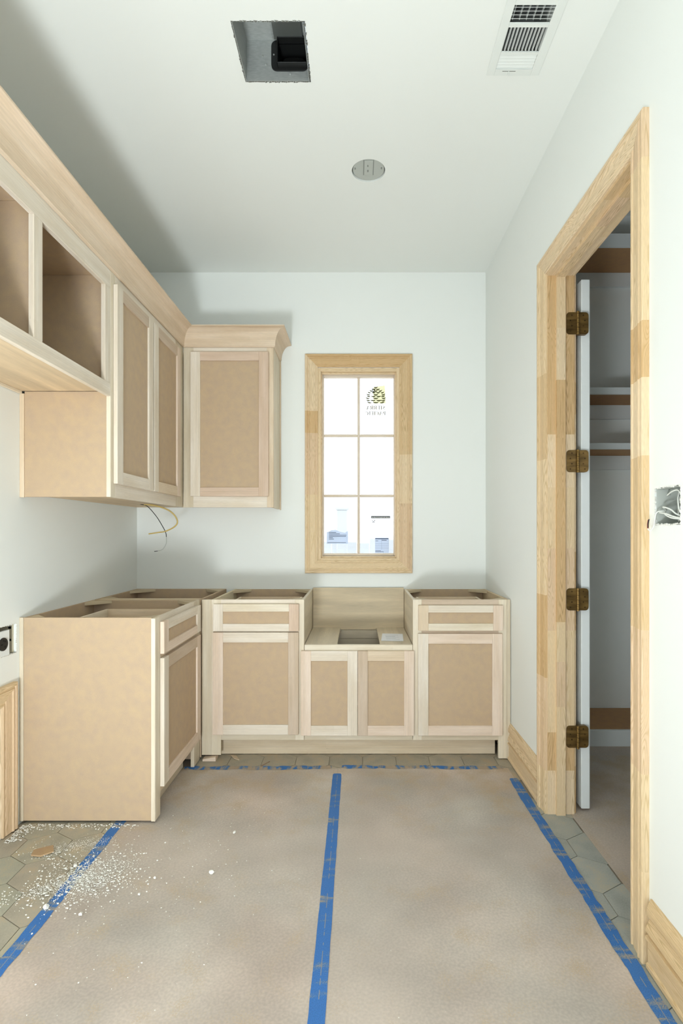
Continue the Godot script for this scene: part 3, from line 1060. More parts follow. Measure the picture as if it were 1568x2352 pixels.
# ------------------------------------------------------------------ base cabinets
const YT := 0.903
func build_base_cabinets() -> void:
	var F := face_px(-0.89)
	# --- end cabinet on wall_left
	var c := thing("base_cabinet", "end base cabinet with plain tan fibreboard side and drawer over door", "cabinet", Vector3(-1.19, 0, -2.63), "raw base cabinets")
	part(c, "end_panel", bx(mb(), -1.472, -0.909, 0.010, YT + 0.003, 2.304, 2.319, 1), M.mdf, "plain tan fibreboard end")
	part(c, "scribe_strip", bx(mb(), -1.4895, -1.472, 0.010, YT + 0.004, 2.300, 2.314, 1, OLIVE), M.maple)
	frame_bar(c, F, 2.302, 2.358, 0.010, YT, 1, CREAM)
	frame_bar(c, F, 2.845, 2.946, 0.004, YT, 1, OLIVE)
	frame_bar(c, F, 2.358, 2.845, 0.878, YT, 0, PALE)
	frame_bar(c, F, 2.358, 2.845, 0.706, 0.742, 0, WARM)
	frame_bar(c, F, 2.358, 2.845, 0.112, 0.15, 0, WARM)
	part(c, "edge_bead", bx(mb(), -0.9085, -0.8905, 0.010, YT, 2.2985, 2.3015, 1, CREAM), M.maple)
	part(c, "back", bx(mb(), XL + 0.002, -1.478, 0.01, YT, 2.319, 2.945, 2), M.mdf)
	part(c, "side", bx(mb(), -1.478, -0.909, 0.01, YT - 0.003, 2.93, 2.946, 2, Color(1, 1, 1)), M.mdf)
	part(c, "bottom", bx(mb(), -1.478, -0.909, 0.115, 0.13, 2.319, 2.93, 2), M.mdf)
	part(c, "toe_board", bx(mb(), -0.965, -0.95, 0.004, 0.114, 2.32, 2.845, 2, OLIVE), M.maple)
	gusset(c, -1.478, 2.319, 1, 1, YT - 0.001)
	gusset(c, -1.478, 2.93, 1, -1, YT - 0.001)
	gusset(c, -0.909, 2.93, -1, -1, YT - 0.001)
	gusset(c, -0.909, 2.319, -1, 1, YT - 0.001)
	drawer_box(c, -1.36, -0.92, 2.38, 2.83, 0.752, 0.868)
	shaker(c, "drawer_front", F, 2.352, 2.90, 0.735, 0.880, [PINK, PALE, PALE, PINK], 0.058, 0.042)
	shaker(c, "door", F, 2.352, 2.90, 0.138, 0.716, [PALE, PINK, TAUPE, PINK])
	# --- blind corner box
	c = thing("base_cabinet", "open topped blind corner base cabinet without doors", "cabinet", Vector3(-1.19, 0, -3.24), "raw base cabinets")
	part(c, "side", bx(mb(), -1.478, -0.90, 0.01, YT - 0.004, 2.955, 2.97, 2, Color(1, 1, 1)), M.mdf)
	part(c, "back", bx(mb(), XL + 0.002, -0.885, 0.01, YT, 3.512, 3.527, 0, Color(1, 1, 1)), M.mdf)
	part(c, "side", bx(mb(), XL + 0.002, -1.478, 0.01, YT, 2.955, 3.512, 2), M.mdf)
	part(c, "side", bx(mb(), -0.9, -0.885, 0.01, YT, 2.955, 3.512, 2), M.mdf)
	part(c, "bottom", bx(mb(), -1.478, -0.9, 0.115, 0.13, 2.97, 3.512, 2), M.mdf)
	part(c, "top_stretcher", bx(mb(), -1.478, -0.9, YT - 0.018, YT - 0.002, 2.9705, 3.03, 0, Color(0.95, 0.9, 0.82)), M.ply, "plywood stretcher across the top")
	gusset(c, -1.478, 3.512, 1, -1, YT - 0.001, 0.12)
	gusset(c, -0.9, 3.512, -1, -1, YT - 0.001, 0.12)
	gusset(c, -1.478, 3.03, 1, 1, YT - 0.001, 0.09)
	# --- back run, drawer cabinet in the corner
	var B := face_z(2.95)
	c = thing("base_cabinet", "drawer over door base cabinet beside the corner filler", "cabinet", Vector3(-0.57, 0, -3.24), "raw base cabinets")
	part(c, "corner_filler", bx(mb(), -0.880, -0.825, 0.026, YT, 2.95, 2.969, 1, OLIVE), M.maple, "greenish filler stile running to the floor")
	frame_bar(c, B, -0.825, -0.772, 0.026, YT, 1, CREAM)
	frame_bar(c, B, -0.352, -0.302, 0.11, YT, 1, CREAM)
	frame_bar(c, B, -0.772, -0.352, 0.872, YT, 0, PALE)
	frame_bar(c, B, -0.772, -0.352, 0.70, 0.742, 0, PALE)
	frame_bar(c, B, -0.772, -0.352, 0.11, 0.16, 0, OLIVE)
	part(c, "side", bx(mb(), -0.828, -0.812, 0.01, YT - 0.001, 2.969, 3.527, 2, CREAM), M.ply)
	part(c, "side", bx(mb(), -0.318, -0.302, 0.115, YT - 0.001, 2.969, 3.527, 2, PALE), M.birch)
	part(c, "back", bx(mb(), -0.812, -0.318, 0.115, YT - 0.002, 3.512, 3.527, 0, Color(1, 1, 1)), M.mdf)
	part(c, "bottom", bx(mb(), -0.812, -0.318, 0.115, 0.13, 2.969, 3.512, 2), M.ply)
	for q in [[-0.812, 3.512, 1, -1], [-0.318, 3.512, -1, -1], [-0.812, 2.969, 1, 1], [-0.318, 2.969, -1, 1]]:
		gusset(c, q[0], q[1], q[2], q[3], YT - 0.002)
	drawer_box(c, -0.77, -0.36, 2.972, 3.42, 0.752, 0.862)
	shaker(c, "drawer_front", B, -0.811, -0.33, 0.728, 0.880, [PALE, ROSE, CREAM, PALE], 0.055, 0.042)
	shaker(c, "door", B, -0.813, -0.332, 0.147, 0.721, [PINK, TAUPE, PALE, PALE])
	# --- apron sink cabinet
	c = thing("sink_cabinet", "low sink base cabinet with cut-out plywood platform and two doors", "cabinet", Vector3(0.005, 0, -3.24), "raw base cabinets")
	frame_bar(c, B, -0.300, 0.310, 0.612, 0.648, 0, CREAM)
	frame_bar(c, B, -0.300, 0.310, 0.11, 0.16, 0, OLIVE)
	frame_bar(c, B, -0.300, -0.27, 0.16, 0.612, 1, CREAM)
	frame_bar(c, B, 0.28, 0.310, 0.16, 0.612, 1, CREAM)
	var plat := sub(c, "platform")
	part(plat, "ply_board", bx(mb(), -0.300, -0.116, 0.63, 0.646, 2.97, 3.505, 2, PALE), M.birch)
	part(plat, "ply_board", bx(mb(), 0.127, 0.310, 0.63, 0.646, 2.97, 3.505, 2, PALE), M.birch)
	part(c, "back", bx(mb(), -0.300, 0.310, 0.63, 0.912, 3.505, 3.52, 0, Color(0.9, 0.86, 0.78)), M.ply, "tall bare plywood back board")
	part(c, "nailer", bx(mb(), -0.300, 0.310, 0.575, 0.628, 3.49, 3.505, 0, Color(1, 1, 1)), M.ply)
	part(c, "side", bx(mb(), -0.300, -0.286, 0.115, 0.629, 2.97, 3.5, 2, Color(1, 1, 1)), M.ply)
	part(c, "side", bx(mb(), 0.296, 0.310, 0.115, 0.629, 2.97, 3.5, 2, Color(1, 1, 1)), M.ply)
	part(c, "lower_back", bx(mb(), -0.286, 0.296, 0.13, 0.574, 3.492, 3.5, 2, Color(1, 1, 1)), M.ply)
	part(c, "bottom", bx(mb(), -0.286, 0.296, 0.115, 0.13, 2.97, 3.5, 2, Color(1, 1, 1)), M.ply)
	shaker(c, "door", B, -0.318, -0.001, 0.142, 0.617, [PINK, PALE, PALE, PALE], 0.056, 0.056)
	shaker(c, "door", B, 0.001, 0.317, 0.142, 0.617, [TAUPE, PINK, WARM, PINK], 0.056, 0.056)
	# --- end of the back run
	c = thing("base_cabinet", "drawer over door base cabinet against the doorway wall", "cabinet", Vector3(0.585, 0, -3.24), "raw base cabinets")
	frame_bar(c, B, 0.312, 0.362, 0.11, YT, 1, CREAM)
	frame_bar(c, B, 0.795, 0.842, 0.006, YT, 1, CREAM)
	part(c, "scribe_strip", bx(mb(), 0.842, 0.862, 0.006, YT, 2.947, 2.965, 1, OLIVE), M.maple)
	frame_bar(c, B, 0.362, 0.795, 0.868, YT, 0, TAUPE)
	frame_bar(c, B, 0.362, 0.795, 0.70, 0.742, 0, TAUPE)
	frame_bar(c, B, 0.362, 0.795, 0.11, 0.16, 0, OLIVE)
	part(c, "side", bx(mb(), 0.312, 0.328, 0.115, YT - 0.001, 2.969, 3.527, 2, PALE), M.birch)
	part(c, "side", bx(mb(), 0.843, 0.859, 0.01, YT - 0.001, 2.969, 3.527, 2, WARM), M.ply)
	part(c, "back", bx(mb(), 0.328, 0.843, 0.115, YT - 0.002, 3.512, 3.527, 0, Color(1, 1, 1)), M.mdf)
	part(c, "bottom", bx(mb(), 0.328, 0.843, 0.115, 0.13, 2.969, 3.512, 2), M.ply)
	for q in [[0.328, 3.512, 1, -1], [0.843, 3.512, -1, -1], [0.328, 2.969, 1, 1], [0.843, 2.969, -1, 1]]:
		gusset(c, q[0], q[1], q[2], q[3], YT - 0.002)
	drawer_box(c, 0.38, 0.78, 2.972, 3.42, 0.752, 0.862)
	shaker(c, "drawer_front", B, 0.342, 0.816, 0.731, 0.873, [WARM, PINK, PALE, CREAM], 0.055, 0.04)
	shaker(c, "door", B, 0.339, 0.813, 0.142, 0.714, [PALE, PINK, PINK, PINK])
	# --- continuous toe kick and shim
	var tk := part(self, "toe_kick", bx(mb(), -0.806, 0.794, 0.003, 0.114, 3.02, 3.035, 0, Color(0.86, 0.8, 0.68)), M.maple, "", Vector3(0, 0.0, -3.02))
	tag(tk, "long pale maple toe kick board under the back cabinets", "toe kick")
	var m := mb(face_z(2.985))
	m.prism(PackedVector2Array([Vector2(-0.868, 0.001), Vector2(-0.795, 0.001), Vector2(-0.795, 0.024), Vector2(-0.868, 0.012)]), 0.0, 0.06, PINK)
	var sh := part(self, "wood_shim", m, M.maple, "", Vector3(-0.83, 0, -2.95))
	tag(sh, "small split wood shim wedged under the corner filler", "shim")
	m = mb(face_up(0.647))
	var sx := mb(face_up(0.0))
	m.prism(PackedVector2Array([Vector2(0.138, 3.065), Vector2(0.268, 3.055), Vector2(0.282, 3.27), Vector2(0.155, 3.285)]), 0.0, 0.0012)
	var ps := part(self, "printed_sheet", m, M.sheet, "", Vector3(0.2, 0.647, -3.17))
	tag(ps, "white printed paper sheet lying on the sink platform", "paper")
	m = mb(face_up(0.6483))
	for k in 5:
		m.board(Vector3(0.17, 3.1 + k * 0.03, 0.0), Vector3(0.25 - 0.02 * (k % 2), 3.103 + k * 0.03, 0.0003), 0)
	part(ps, "print", m, M.print_grey)

func frame_bar(c: Node3D, xf: Transform3D, u0: float, u1: float, v0: float, v1: float, g: int, t: Color) -> void:
	var m := mb(xf)
	m.board(Vector3(u0, v0, -0.019), Vector3(u1, v1, 0.0), g, t)
	part(c, "face_stile" if g == 1 else "face_rail", m, M.maple)

# ------------------------------------------------------------------ upper cabinets
func build_upper_cabinets() -> void:
	var F := face_px(-1.09)
	var top := 2.437
	# open cabinet
	var c := thing("wall_cabinet", "long open wall cabinet without doors, dark inside", "cabinet", Vector3(-1.29, 1.883, -1.6), "raw wall cabinets")
	frame_bar(c, F, 0.85, 2.304, 2.357, top, 0, PALE)
	frame_bar(c, F, 0.85, 2.304, 1.883, 1.94, 0, PALE)
	for q in [[0.85, 0.9], [1.30, 1.35], [1.76, 1.809], [2.258, 2.304]]:
		frame_bar(c, F, q[0], q[1], 1.94, 2.357, 1, PALE)
	part(c, "bottom", bx(mb(), XL + 0.008, -1.109, 1.905, 1.921, 0.85, 2.304, 2, Color(0.95, 0.85, 0.72)), M.ply, "bare plywood underside")
	part(c, "top", bx(mb(), XL + 0.008, -1.109, 2.41, 2.426, 0.85, 2.304, 2, Color(1, 1, 1)), M.mdf)
	part(c, "back", bx(mb(), XL + 0.002, XL + 0.008, 1.905, 2.426, 0.85, 2.304, 2, Color(1, 1, 1)), M.mdf)
	for q in [0.85, 1.312, 1.776, 2.288]:
		part(c, "divider", bx(mb(), XL + 0.008, -1.109, 1.921, 2.41, q, q + 0.016, 1, Color(1, 1, 1)), M.mdf)
	part(c, "wall_strip", bx(mb(), XL + 0.002, XL + 0.014, 1.892, 1.905, 0.85, 2.3, 2, CREAM), M.maple)
	# two door cabinet
	c = thing("wall_cabinet", "two door wall cabinet with tan fibreboard end panel", "cabinet", Vector3(-1.29, 1.439, -2.8), "raw wall cabinets")
	part(c, "end_panel", bx(mb(), -1.47, -1.109, 1.439, 1.9049, 2.306, 2.321, 1, Color(1, 1, 1)), M.mdf, "plain tan fibreboard end")
	part(c, "scribe_strip", bx(mb(), -1.4895, -1.47, 1.437, 1.895, 2.302, 2.314, 1, WARM), M.maple)
	frame_bar(c, F, 2.306, 2.352, 1.439, top, 1, CREAM)
	frame_bar(c, F, 3.13, 3.26, 1.439, top, 1, OLIVE)
	frame_bar(c, F, 2.352, 3.13, 2.375, top, 0, PALE)
	frame_bar(c, F, 2.352, 3.13, 1.439, 1.512, 0, PALE)
	frame_bar(c, F, 2.72, 2.775, 1.512, 2.375, 1, CREAM)
	part(c, "bottom", bx(mb(), XL + 0.002, -1.109, 1.452, 1.466, 2.321, 3.527, 2, Color(0.95, 0.85, 0.72)), M.ply)
	part(c, "top", bx(mb(), XL + 0.002, -1.109, 2.41, 2.426, 2.321, 3.527, 2), M.ply)
	part(c, "side", bx(mb(), XL + 0.002, -1.109, 1.921, 2.41, 2.306, 2.321, 1), M.mdf)
	shaker(c, "door", F, 2.33, 2.742, 1.500, 2.390, [PALE, PALE, TAUPE, PALE])
	shaker(c, "door", F, 2.756, 3.165, 1.500, 2.390, [PALE, PINK, TAUPE, WARM])
	# single door cabinet on wall_back
	var B := face_z(3.26)
	c = thing("wall_cabinet", "single door wall cabinet between the corner and the window", "cabinet", Vector3(-0.81, 1.439, -3.4), "raw wall cabinets")
	frame_bar(c, B, -1.088, -1.025, 1.439, top, 1, OLIVE)
	frame_bar(c, B, -0.565, -0.525, 1.439, top, 1, WARM)
	frame_bar(c, B, -1.025, -0.565, 2.398, top, 0, PALE)
	frame_bar(c, B, -1.025, -0.565, 1.439, 1.512, 0, PALE)
	part(c, "side", bx(mb(), -0.541, -0.525, 1.439, top, 3.279, 3.527, 1, CREAM), M.maple)
	part(c, "wall_bead", bx(mb(), -0.5245, -0.516, 1.434, top, 3.516, 3.528, 1, WARM), M.maple)
	part(c, "bottom", bx(mb(), -1.088, -0.541, 1.452, 1.466, 3.279, 3.527, 0, Color(0.95, 0.85, 0.72)), M.ply)
	part(c, "top", bx(mb(), -1.088, -0.541, 2.41, 2.426, 3.279, 3.527, 0), M.ply)
	shaker(c, "door", B, -1.037, -0.553, 1.507, 2.405, [PALE, ROSE, ROSE, ROSE], 0.06, 0.056)
	# crown
	var prof := [[0.0, 0.0]]
	var p := 0.078
	var h := 0.112
	prof.append([0.0, 0.006])
	prof.append([0.004, 0.009])
	for k in 11:
		var a := PI / 2 * k / 10.0
		prof.append([0.006 + (h - 0.014) * sin(a), 0.012 + (p - 0.02) * (1.0 - cos(a))])
	prof.append([h - 0.006, p])
	prof.append([h, p])
	prof.append([h, 0.0])
	var cr := thing("crown_molding", "mitred cove crown molding on top of the wall cabinets", "molding", Vector3(-1.09, 2.437, -2.4))
	# profile: t = height, so across = up and mitre depends on projection; build with swapped axes
	cove(cr, prof, Vector3(-1.09, top, -0.85), Vector3(-1.09, top, -3.26), Vector3(1, 0, 0), 0.0, -1.0, Color(0.92, 0.83, 0.72))
	cove(cr, prof, Vector3(-1.09, top, -3.26), Vector3(-0.525, top, -3.26), Vector3(0, 0, 1), -1.0, 1.0, Color(0.92, 0.83, 0.72))
	cove(cr, prof, Vector3(-0.525, top, -3.26), Vector3(-0.525, top, -3.528), Vector3(1, 0, 0), 1.0, 0.0, Color(0.92, 0.83, 0.72))
	# wires hanging below the corner
	var w1 := thing("cable", "tan cable end curling out below the corner wall cabinets", "cable", Vector3(-1.16, 1.45, -3.2), "loose wires")
	var m := mb()
	m.tube([Vector3(-1.28, 1.452, -3.13), Vector3(-1.22, 1.444, -3.16), Vector3(-1.16, 1.42, -3.2), Vector3(-1.125, 1.385, -3.22), Vector3(-1.11, 1.345, -3.22), Vector3(-1.125, 1.315, -3.2), Vector3(-1.165, 1.29, -3.17), Vector3(-1.19, 1.283, -3.13), Vector3(-1.235, 1.274, -3.09)], 0.0048, Color(1, 1, 1), 8, 0.004)
	part(w1, "sheath", m, M.wire_tan)
	var w2 := thing("cable", "thin black wire dangling below the corner wall cabinets", "wire", Vector3(-1.26, 1.45, -3.2), "loose wires")
	m = mb()
	m.tube([Vector3(-1.3, 1.452, -3.13), Vector3(-1.27, 1.44, -3.16), Vector3(-1.235, 1.385, -3.2), Vector3(-1.21, 1.335, -3.22), Vector3(-1.187, 1.285, -3.23), Vector3(-1.182, 1.255, -3.23)], 0.0022, Color(1, 1, 1), 6)
	part(w2, "insulation", m, M.wire_black)
	m = mb()
	m.tube([Vector3(-1.182, 1.255, -3.23), Vector3(-1.183, 1.215, -3.23), Vector3(-1.2, 1.18, -3.22), Vector3(-1.228, 1.168, -3.21)], 0.0018, Color(1, 1, 1), 6)
	part(w2, "bare_end", m, M.grey_plastic)
	m = mb()
	m.tube([Vector3(-1.228, 1.168, -3.21), Vector3(-1.245, 1.167, -3.2)], 0.0024, Color(1, 1, 1), 6)
	part(w2, "tip", m, M.wire_black)

func cove(cr: Node3D, prof: Array, p0: Vector3, p1: Vector3, out: Vector3, m0: float, m1: float, t: Color) -> void:
	# prof = [height, projection]; ends are mitred with the projection
	var m := mb()
	m.tint = t
	var along := (p1 - p0).normalized()
	var ln := p0.distance_to(p1)
	var o := Vector2(rng.randf() * 3.0, rng.randf() * 3.0)
	var acc := 0.0
	for i in prof.size() - 1:
		var a: Array = prof[i]
		var b: Array = prof[i + 1]
		var dl := Vector2(b[0] - a[0], b[1] - a[1])
		var od := out * dl.x - Vector3.UP * dl.y
		var qa: Vector3 = p0 + Vector3.UP * a[0] + out * a[1]
		var qb: Vector3 = p0 + Vector3.UP * b[0] + out * b[1]
		var a0: float = -m0 * a[1]
		var a1: float = ln + m1 * a[1]
		var b0: float = -m0 * b[1]
		var b1: float = ln + m1 * b[1]
		var v0 := acc / 0.3 + o.y
		acc += dl.length()
		var v1 := acc / 0.3 + o.y
		m.quad_o([qa + along * a0, qa + along * a1, qb + along * b1, qb + along * b0], [Vector2(a0 / 1.2 + o.x, v0), Vector2(a1 / 1.2 + o.x, v0), Vector2(b1 / 1.2 + o.x, v1), Vector2(b0 / 1.2 + o.x, v1)], od)
	# back and ends
	var hh: float = prof[prof.size() - 1][0]
	m.quad_o([p0, p1, p1 + Vector3.UP * hh, p0 + Vector3.UP * hh], [Vector2.ZERO, Vector2(1, 0), Vector2(1, 0.3), Vector2(0, 0.3)], -out)
	for e in 2:
		var pts := []
		for q in prof:
			pts.append(p0 + Vector3.UP * q[0] + out * q[1] + along * ((-m0 * q[1]) if e == 0 else (ln + m1 * q[1])))
		for i in range(1, pts.size() - 1):
			m.tri_o([pts[pts.size() - 1], pts[i - 1], pts[i]], [Vector2.ZERO, Vector2(0.01, 0.1), Vector2(0.02, 0.2)], along * (1.0 if e == 1 else -1.0))
	part(cr, "crown_length", m, M.maple)

# ------------------------------------------------------------------ ceiling fittings
func ragged(parent: Node3D, nm: String, xf: Transform3D, u0: float, u1: float, v0: float, v1: float, mt: Material, amp: float, step: float) -> void:
	# torn plasterboard paper around a cut opening: small uneven tabs
	var m := mb(xf)
	for side in 4:
		var ln := (u1 - u0) if side < 2 else (v1 - v0)
		var s := 0.0
		while s < ln:
			var w := step * rng.randf_range(0.4, 1.3)
			var a := amp * rng.randf_range(-0.6, 0.45)
			var b := amp * rng.randf_range(0.1, 1.0)
			var e := minf(s + w, ln)
			var q: PackedVector2Array
			match side:
				0: q = PackedVector2Array([Vector2(u0 + s, v0 + a), Vector2(u0 + e, v0 + a * 0.5), Vector2(u0 + (s + e) / 2, v0 + b)])
				1: q = PackedVector2Array([Vector2(u0 + s, v1 - a), Vector2(u0 + e, v1 - a * 0.5), Vector2(u0 + (s + e) / 2, v1 - b)])
				2: q = PackedVector2Array([Vector2(u0 + a, v0 + s), Vector2(u0 + a * 0.5, v0 + e), Vector2(u0 + b, v0 + (s + e) / 2)])
				3: q = PackedVector2Array([Vector2(u1 - a, v0 + s), Vector2(u1 - a * 0.5, v0 + e), Vector2(u1 - b, v0 + (s + e) / 2)])
			if absf((q[1] - q[0]).cross(q[2] - q[0])) > 1e-7:
				m.prism(q, -0.003, 0.0006)
			s = e
	part(parent, nm, m, mt)

func build_ceiling_fittings() -> void:
	var x0 := -0.437
	var x1 := -0.182
	var d0 := 1.796
	var d1 := 2.04
	var yt := YC + 0.158
	var o := thing("exhaust_fan_housing", "open galvanised exhaust fan housing set in the ceiling", "fan housing", Vector3(-0.31, YC, -1.92))
	part(o, "side_plate", bx(mb(), x0 + 0.003, x0 + 0.005, YC - 0.002, yt, d0 + 0.003, d1 - 0.003, 2), M.galv)
	part(o, "side_plate", bx(mb(), x1 - 0.007, x1 - 0.005, YC - 0.004, yt, d0 + 0.003, d1 - 0.003, 2), M.galv)
	part(o, "side_plate", bx(mb(), x0 + 0.005, x1 - 0.007, YC + 0.002, yt, d0 + 0.003, d0 + 0.005, 0), M.galv)
	# back plate in four strips round the duct opening
	var bpl := mb()
	bx(bpl, x0 + 0.005, -0.307, YC - 0.001, yt, d1 - 0.007, d1 - 0.005, 0, Color(1, 1, 1), 0.0)
	bx(bpl, -0.200, x1 - 0.007, YC - 0.001, yt, d1 - 0.007, d1 - 0.005, 0, Color(1, 1, 1), 0.0)
	bx(bpl, -0.307, -0.200, YC - 0.001, 3.089, d1 - 0.007, d1 - 0.005, 0, Color(1, 1, 1), 0.0)
	bx(bpl, -0.307, -0.200, 3.183, yt, d1 - 0.007, d1 - 0.005, 0, Color(1, 1, 1), 0.0)
	part(o, "back_plate", bpl, M.galv)
	part(o, "top_plate", bx(mb(), x0, x1, yt, yt + 0.003, d0, d1, 0), M.galv)
	part(o, "junction_cover", bx(mb(), x0 + 0.115, x1 - 0.03, yt - 0.012, yt - 0.001, d0 + 0.01, d1 - 0.02, 0), M.grey_metal if M.has("grey_metal") else mat(c8(120, 124, 120), 0.5, 0.5), "dull grey junction cover")
	# duct outlet: dark flange, deep mouth and flap
	var fz := face_z(d1 - 0.007)
	var m := mb(fz)
	var rr := func(ax: float, bxx: float, ay: float, by: float, r: float) -> PackedVector2Array:
		var poly := PackedVector2Array()
		var cs := [[bxx - r, ay + r, -PI / 2], [bxx - r, by - r, 0.0], [ax + r, by - r, PI / 2], [ax + r, ay + r, PI]]
		for q in cs:
			for k in 5:
				var a: float = q[2] + k * PI / 8
				poly.append(Vector2(q[0] + cos(a) * r, q[1] + sin(a) * r))
		return poly
	var fo: PackedVector2Array = rr.call(-0.335, -0.192, 3.075, 3.192, 0.022)
	var fi: PackedVector2Array = rr.call(-0.307, -0.2, 3.089, 3.183, 0.003)
	var z2 := Vector2.ZERO
	for k in fo.size():
		var k2 := (k + 1) % fo.size()
		m.quad_o([Vector3(fo[k].x, fo[k].y, 0.006), Vector3(fo[k2].x, fo[k2].y, 0.006), Vector3(fi[k2].x, fi[k2].y, 0.006), Vector3(fi[k].x, fi[k].y, 0.006)], [z2, z2, z2, z2], Vector3(0, 0, 1))
		m.quad_o([Vector3(fo[k].x, fo[k].y, 0.006), Vector3(fo[k2].x, fo[k2].y, 0.006), Vector3(fo[k2].x, fo[k2].y, 0.0), Vector3(fo[k].x, fo[k].y, 0.0)], [z2, z2, z2, z2], Vector3(fo[k].x + 0.263, fo[k].y - 3.133, 0))
	part(o, "duct_flange", m, M.black, "black plastic duct flange")
	m = mb(fz)
	m.board(Vector3(-0.31, 3.183, -0.14), Vector3(-0.197, 3.186, 0.028), 0)
	m.board(Vector3(-0.31, 3.086, -0.14), Vector3(-0.197, 3.089, 0.028), 0)
	m.board(Vector3(-0.31, 3.086, -0.14), Vector3(-0.307, 3.186, 0.028), 1)
	m.board(Vector3(-0.2, 3.086, -0.14), Vector3(-0.197, 3.186, 0.006), 1)
	m.board(Vector3(-0.31, 3.086, -0.143), Vector3(-0.197, 3.186, -0.14), 1)
	part(o, "duct_collar", m, M.black, "black plastic duct running back")
	m = mb(fz)
	m.prism(rr.call(-0.3, -0.206, 3.096, 3.172, 0.025), -0.05, -0.047)
	part(o, "damper_flap", m, M.black)
	m = mb(fz)
	for q in [[-0.325, 3.135], [-0.285, 3.195], [-0.235, 3.195], [-0.262, 3.064], [-0.37, 3.135], [-0.356, 3.1]]:
		var pc := PackedVector2Array()
		for k in 8:
			pc.append(Vector2(q[0] + cos(k * PI / 4) * 0.003, q[1] + sin(k * PI / 4) * 0.003))
		m.prism(pc, 0.0, 0.0075)
	part(o, "rivet", m, M.galv)
	ragged(o, "torn_edge", face_down(YC - 0.0002), x0, x1, d0, d1, M.gyp_dirty, 0.006, 0.011)
	# round light box cover
	o = thing("light_box_cover", "round grey ceiling light box with raised centre strip", "box cover", Vector3(0.053, YC, -2.541))
	m = mb(face_down(YC + 0.006))
	var disc := PackedVector2Array()
	for k in 40:
		disc.append(Vector2(0.053 + cos(TAU * k / 40) * 0.076, 2.541 + sin(TAU * k / 40) * 0.076))
	m.prism(disc, -0.006, 0.0)
	part(o, "plate", m, M.grey_plastic)
	m = mb(face_down(YC + 0.006))
	m.board(Vector3(0.032, 2.475, 0.0005), Vector3(0.074, 2.575, 0.003), 1)
	part(o, "centre_strip", m, M.grey_plastic)
	m = mb(face_down(YC + 0.006))
	m.board(Vector3(0.028, 2.47, 0.0), Vector3(0.031, 2.578, 0.0012), 1)
	m.board(Vector3(0.075, 2.47, 0.0), Vector3(0.078, 2.578, 0.0012), 1)
	for q in [[0.05, 2.545, 0.006], [0.049, 2.51, 0.005], [-0.012, 2.53, 0.004], [0.115, 2.528, 0.004]]:
		var pc := PackedVector2Array()
		for k in 10:
			pc.append(Vector2(q[0] + cos(TAU * k / 10) * q[2] * 0.7, q[1] + sin(TAU * k / 10) * q[2] * 1.4))
		m.prism(pc, 0.0, 0.0036)
	part(o, "slot", m, mat(c8(140, 143, 136), 0.7))
	m = mb(face_down(YC + 0.03))
	var outer := PackedVector2Array()
	for k in 32:
		outer.append(Vector2(0.053 + cos(TAU * k / 32) * 0.09, 2.541 + sin(TAU * k / 32) * 0.09))
	m.prism(outer, -0.03, 0.0)
	part(o, "back_box", m, M.grey_plastic)
	# air register
	o = thing("air_register", "white stamped ceiling air register with three banks of louvers", "air vent", Vector3(0.59, YC, -1.84))
	var D := face_down(YC)
	var rx0 := 0.523
	var rx1 := 0.661
	m = mb(D)
	m.board(Vector3(0.493, 1.655, 0.0), Vector3(rx0, 2.006, 0.005), 1, Color(1, 1, 1), 0.002)
	m.board(Vector3(rx1, 1.655, 0.0), Vector3(0.694, 2.006, 0.005), 1, Color(1, 1, 1), 0.002)
	m.board(Vector3(rx0, 1.655, 0.0), Vector3(rx1, 1.737, 0.0049), 0, Color(1, 1, 1), 0.0)
	m.board(Vector3(rx0, 1.802, 0.0), Vector3(rx1, 1.814, 0.0049), 0, Color(1, 1, 1), 0.0)
	m.board(Vector3(rx0, 1.908, 0.0), Vector3(rx1, 1.917, 0.0049), 0, Color(1, 1, 1), 0.0)
	m.board(Vector3(rx0, 1.979, 0.0), Vector3(rx1, 2.006, 0.0049), 0, Color(1, 1, 1), 0.0)
	part(o, "face_plate", m, M.white_metal)
	for k in 6:   # bank seen through
		var dd := 1.737 + k * 0.013
		louver(o, Vector3((rx0 + rx1) / 2, YC + 0.001, -dd), Vector3(0.138, 0.0012, 0.008), Vector3(1, 0, 0), 0.8)
	for k in 12:
		var xx := rx0 + k * 0.01255
		louver(o, Vector3(xx, YC + 0.001, -1.861), Vector3(0.0012, 0.011, 0.094), Vector3(0, 0, 1), 0.22)
	for k in 6:   # bank turned away
		var dd := 1.917 + k * 0.0124
		louver(o, Vector3((rx0 + rx1) / 2, YC + 0.0005, -dd), Vector3(0.138, 0.0012, 0.0135), Vector3(1, 0, 0), -0.42)
	for k in 6:
		part(o, "damper_fin", bx(mb(), rx0 + 0.012 + k * 0.024, rx0 + 0.0135 + k * 0.024, YC + 0.016, YC + 0.03, 1.735, 1.81, 2), M.white_metal)
	m = mb(D)
	m.board(Vector3(0.55, 1.985, 0.005), Vector3(0.6, 1.9875, 0.0055), 0)
	part(o, "lever_slot", m, M.gyp_dirty)
	m = mb(D)
	m.board(Vector3(0.572, 1.985, 0.005), Vector3(0.577, 2.0, 0.012), 1)
	part(o, "lever", m, M.white_metal)
	m = mb()
	bx(m, 0.512, 0.514, YC, YC + 0.45, 1.69, 1.99, 2)
	bx(m, 0.669, 0.671, YC, YC + 0.45, 1.69, 1.99, 2)
	bx(m, 0.512, 0.671, YC, YC + 0.45, 1.69, 1.692, 0)
	bx(m, 0.512, 0.671, YC, YC + 0.45, 1.988, 1.99, 0)
	bx(m, 0.512, 0.671, YC + 0.45, YC + 0.452, 1.69, 1.99, 0)
	part(o, "duct_boot", m, M.galv, "sheet metal duct above the louvers")

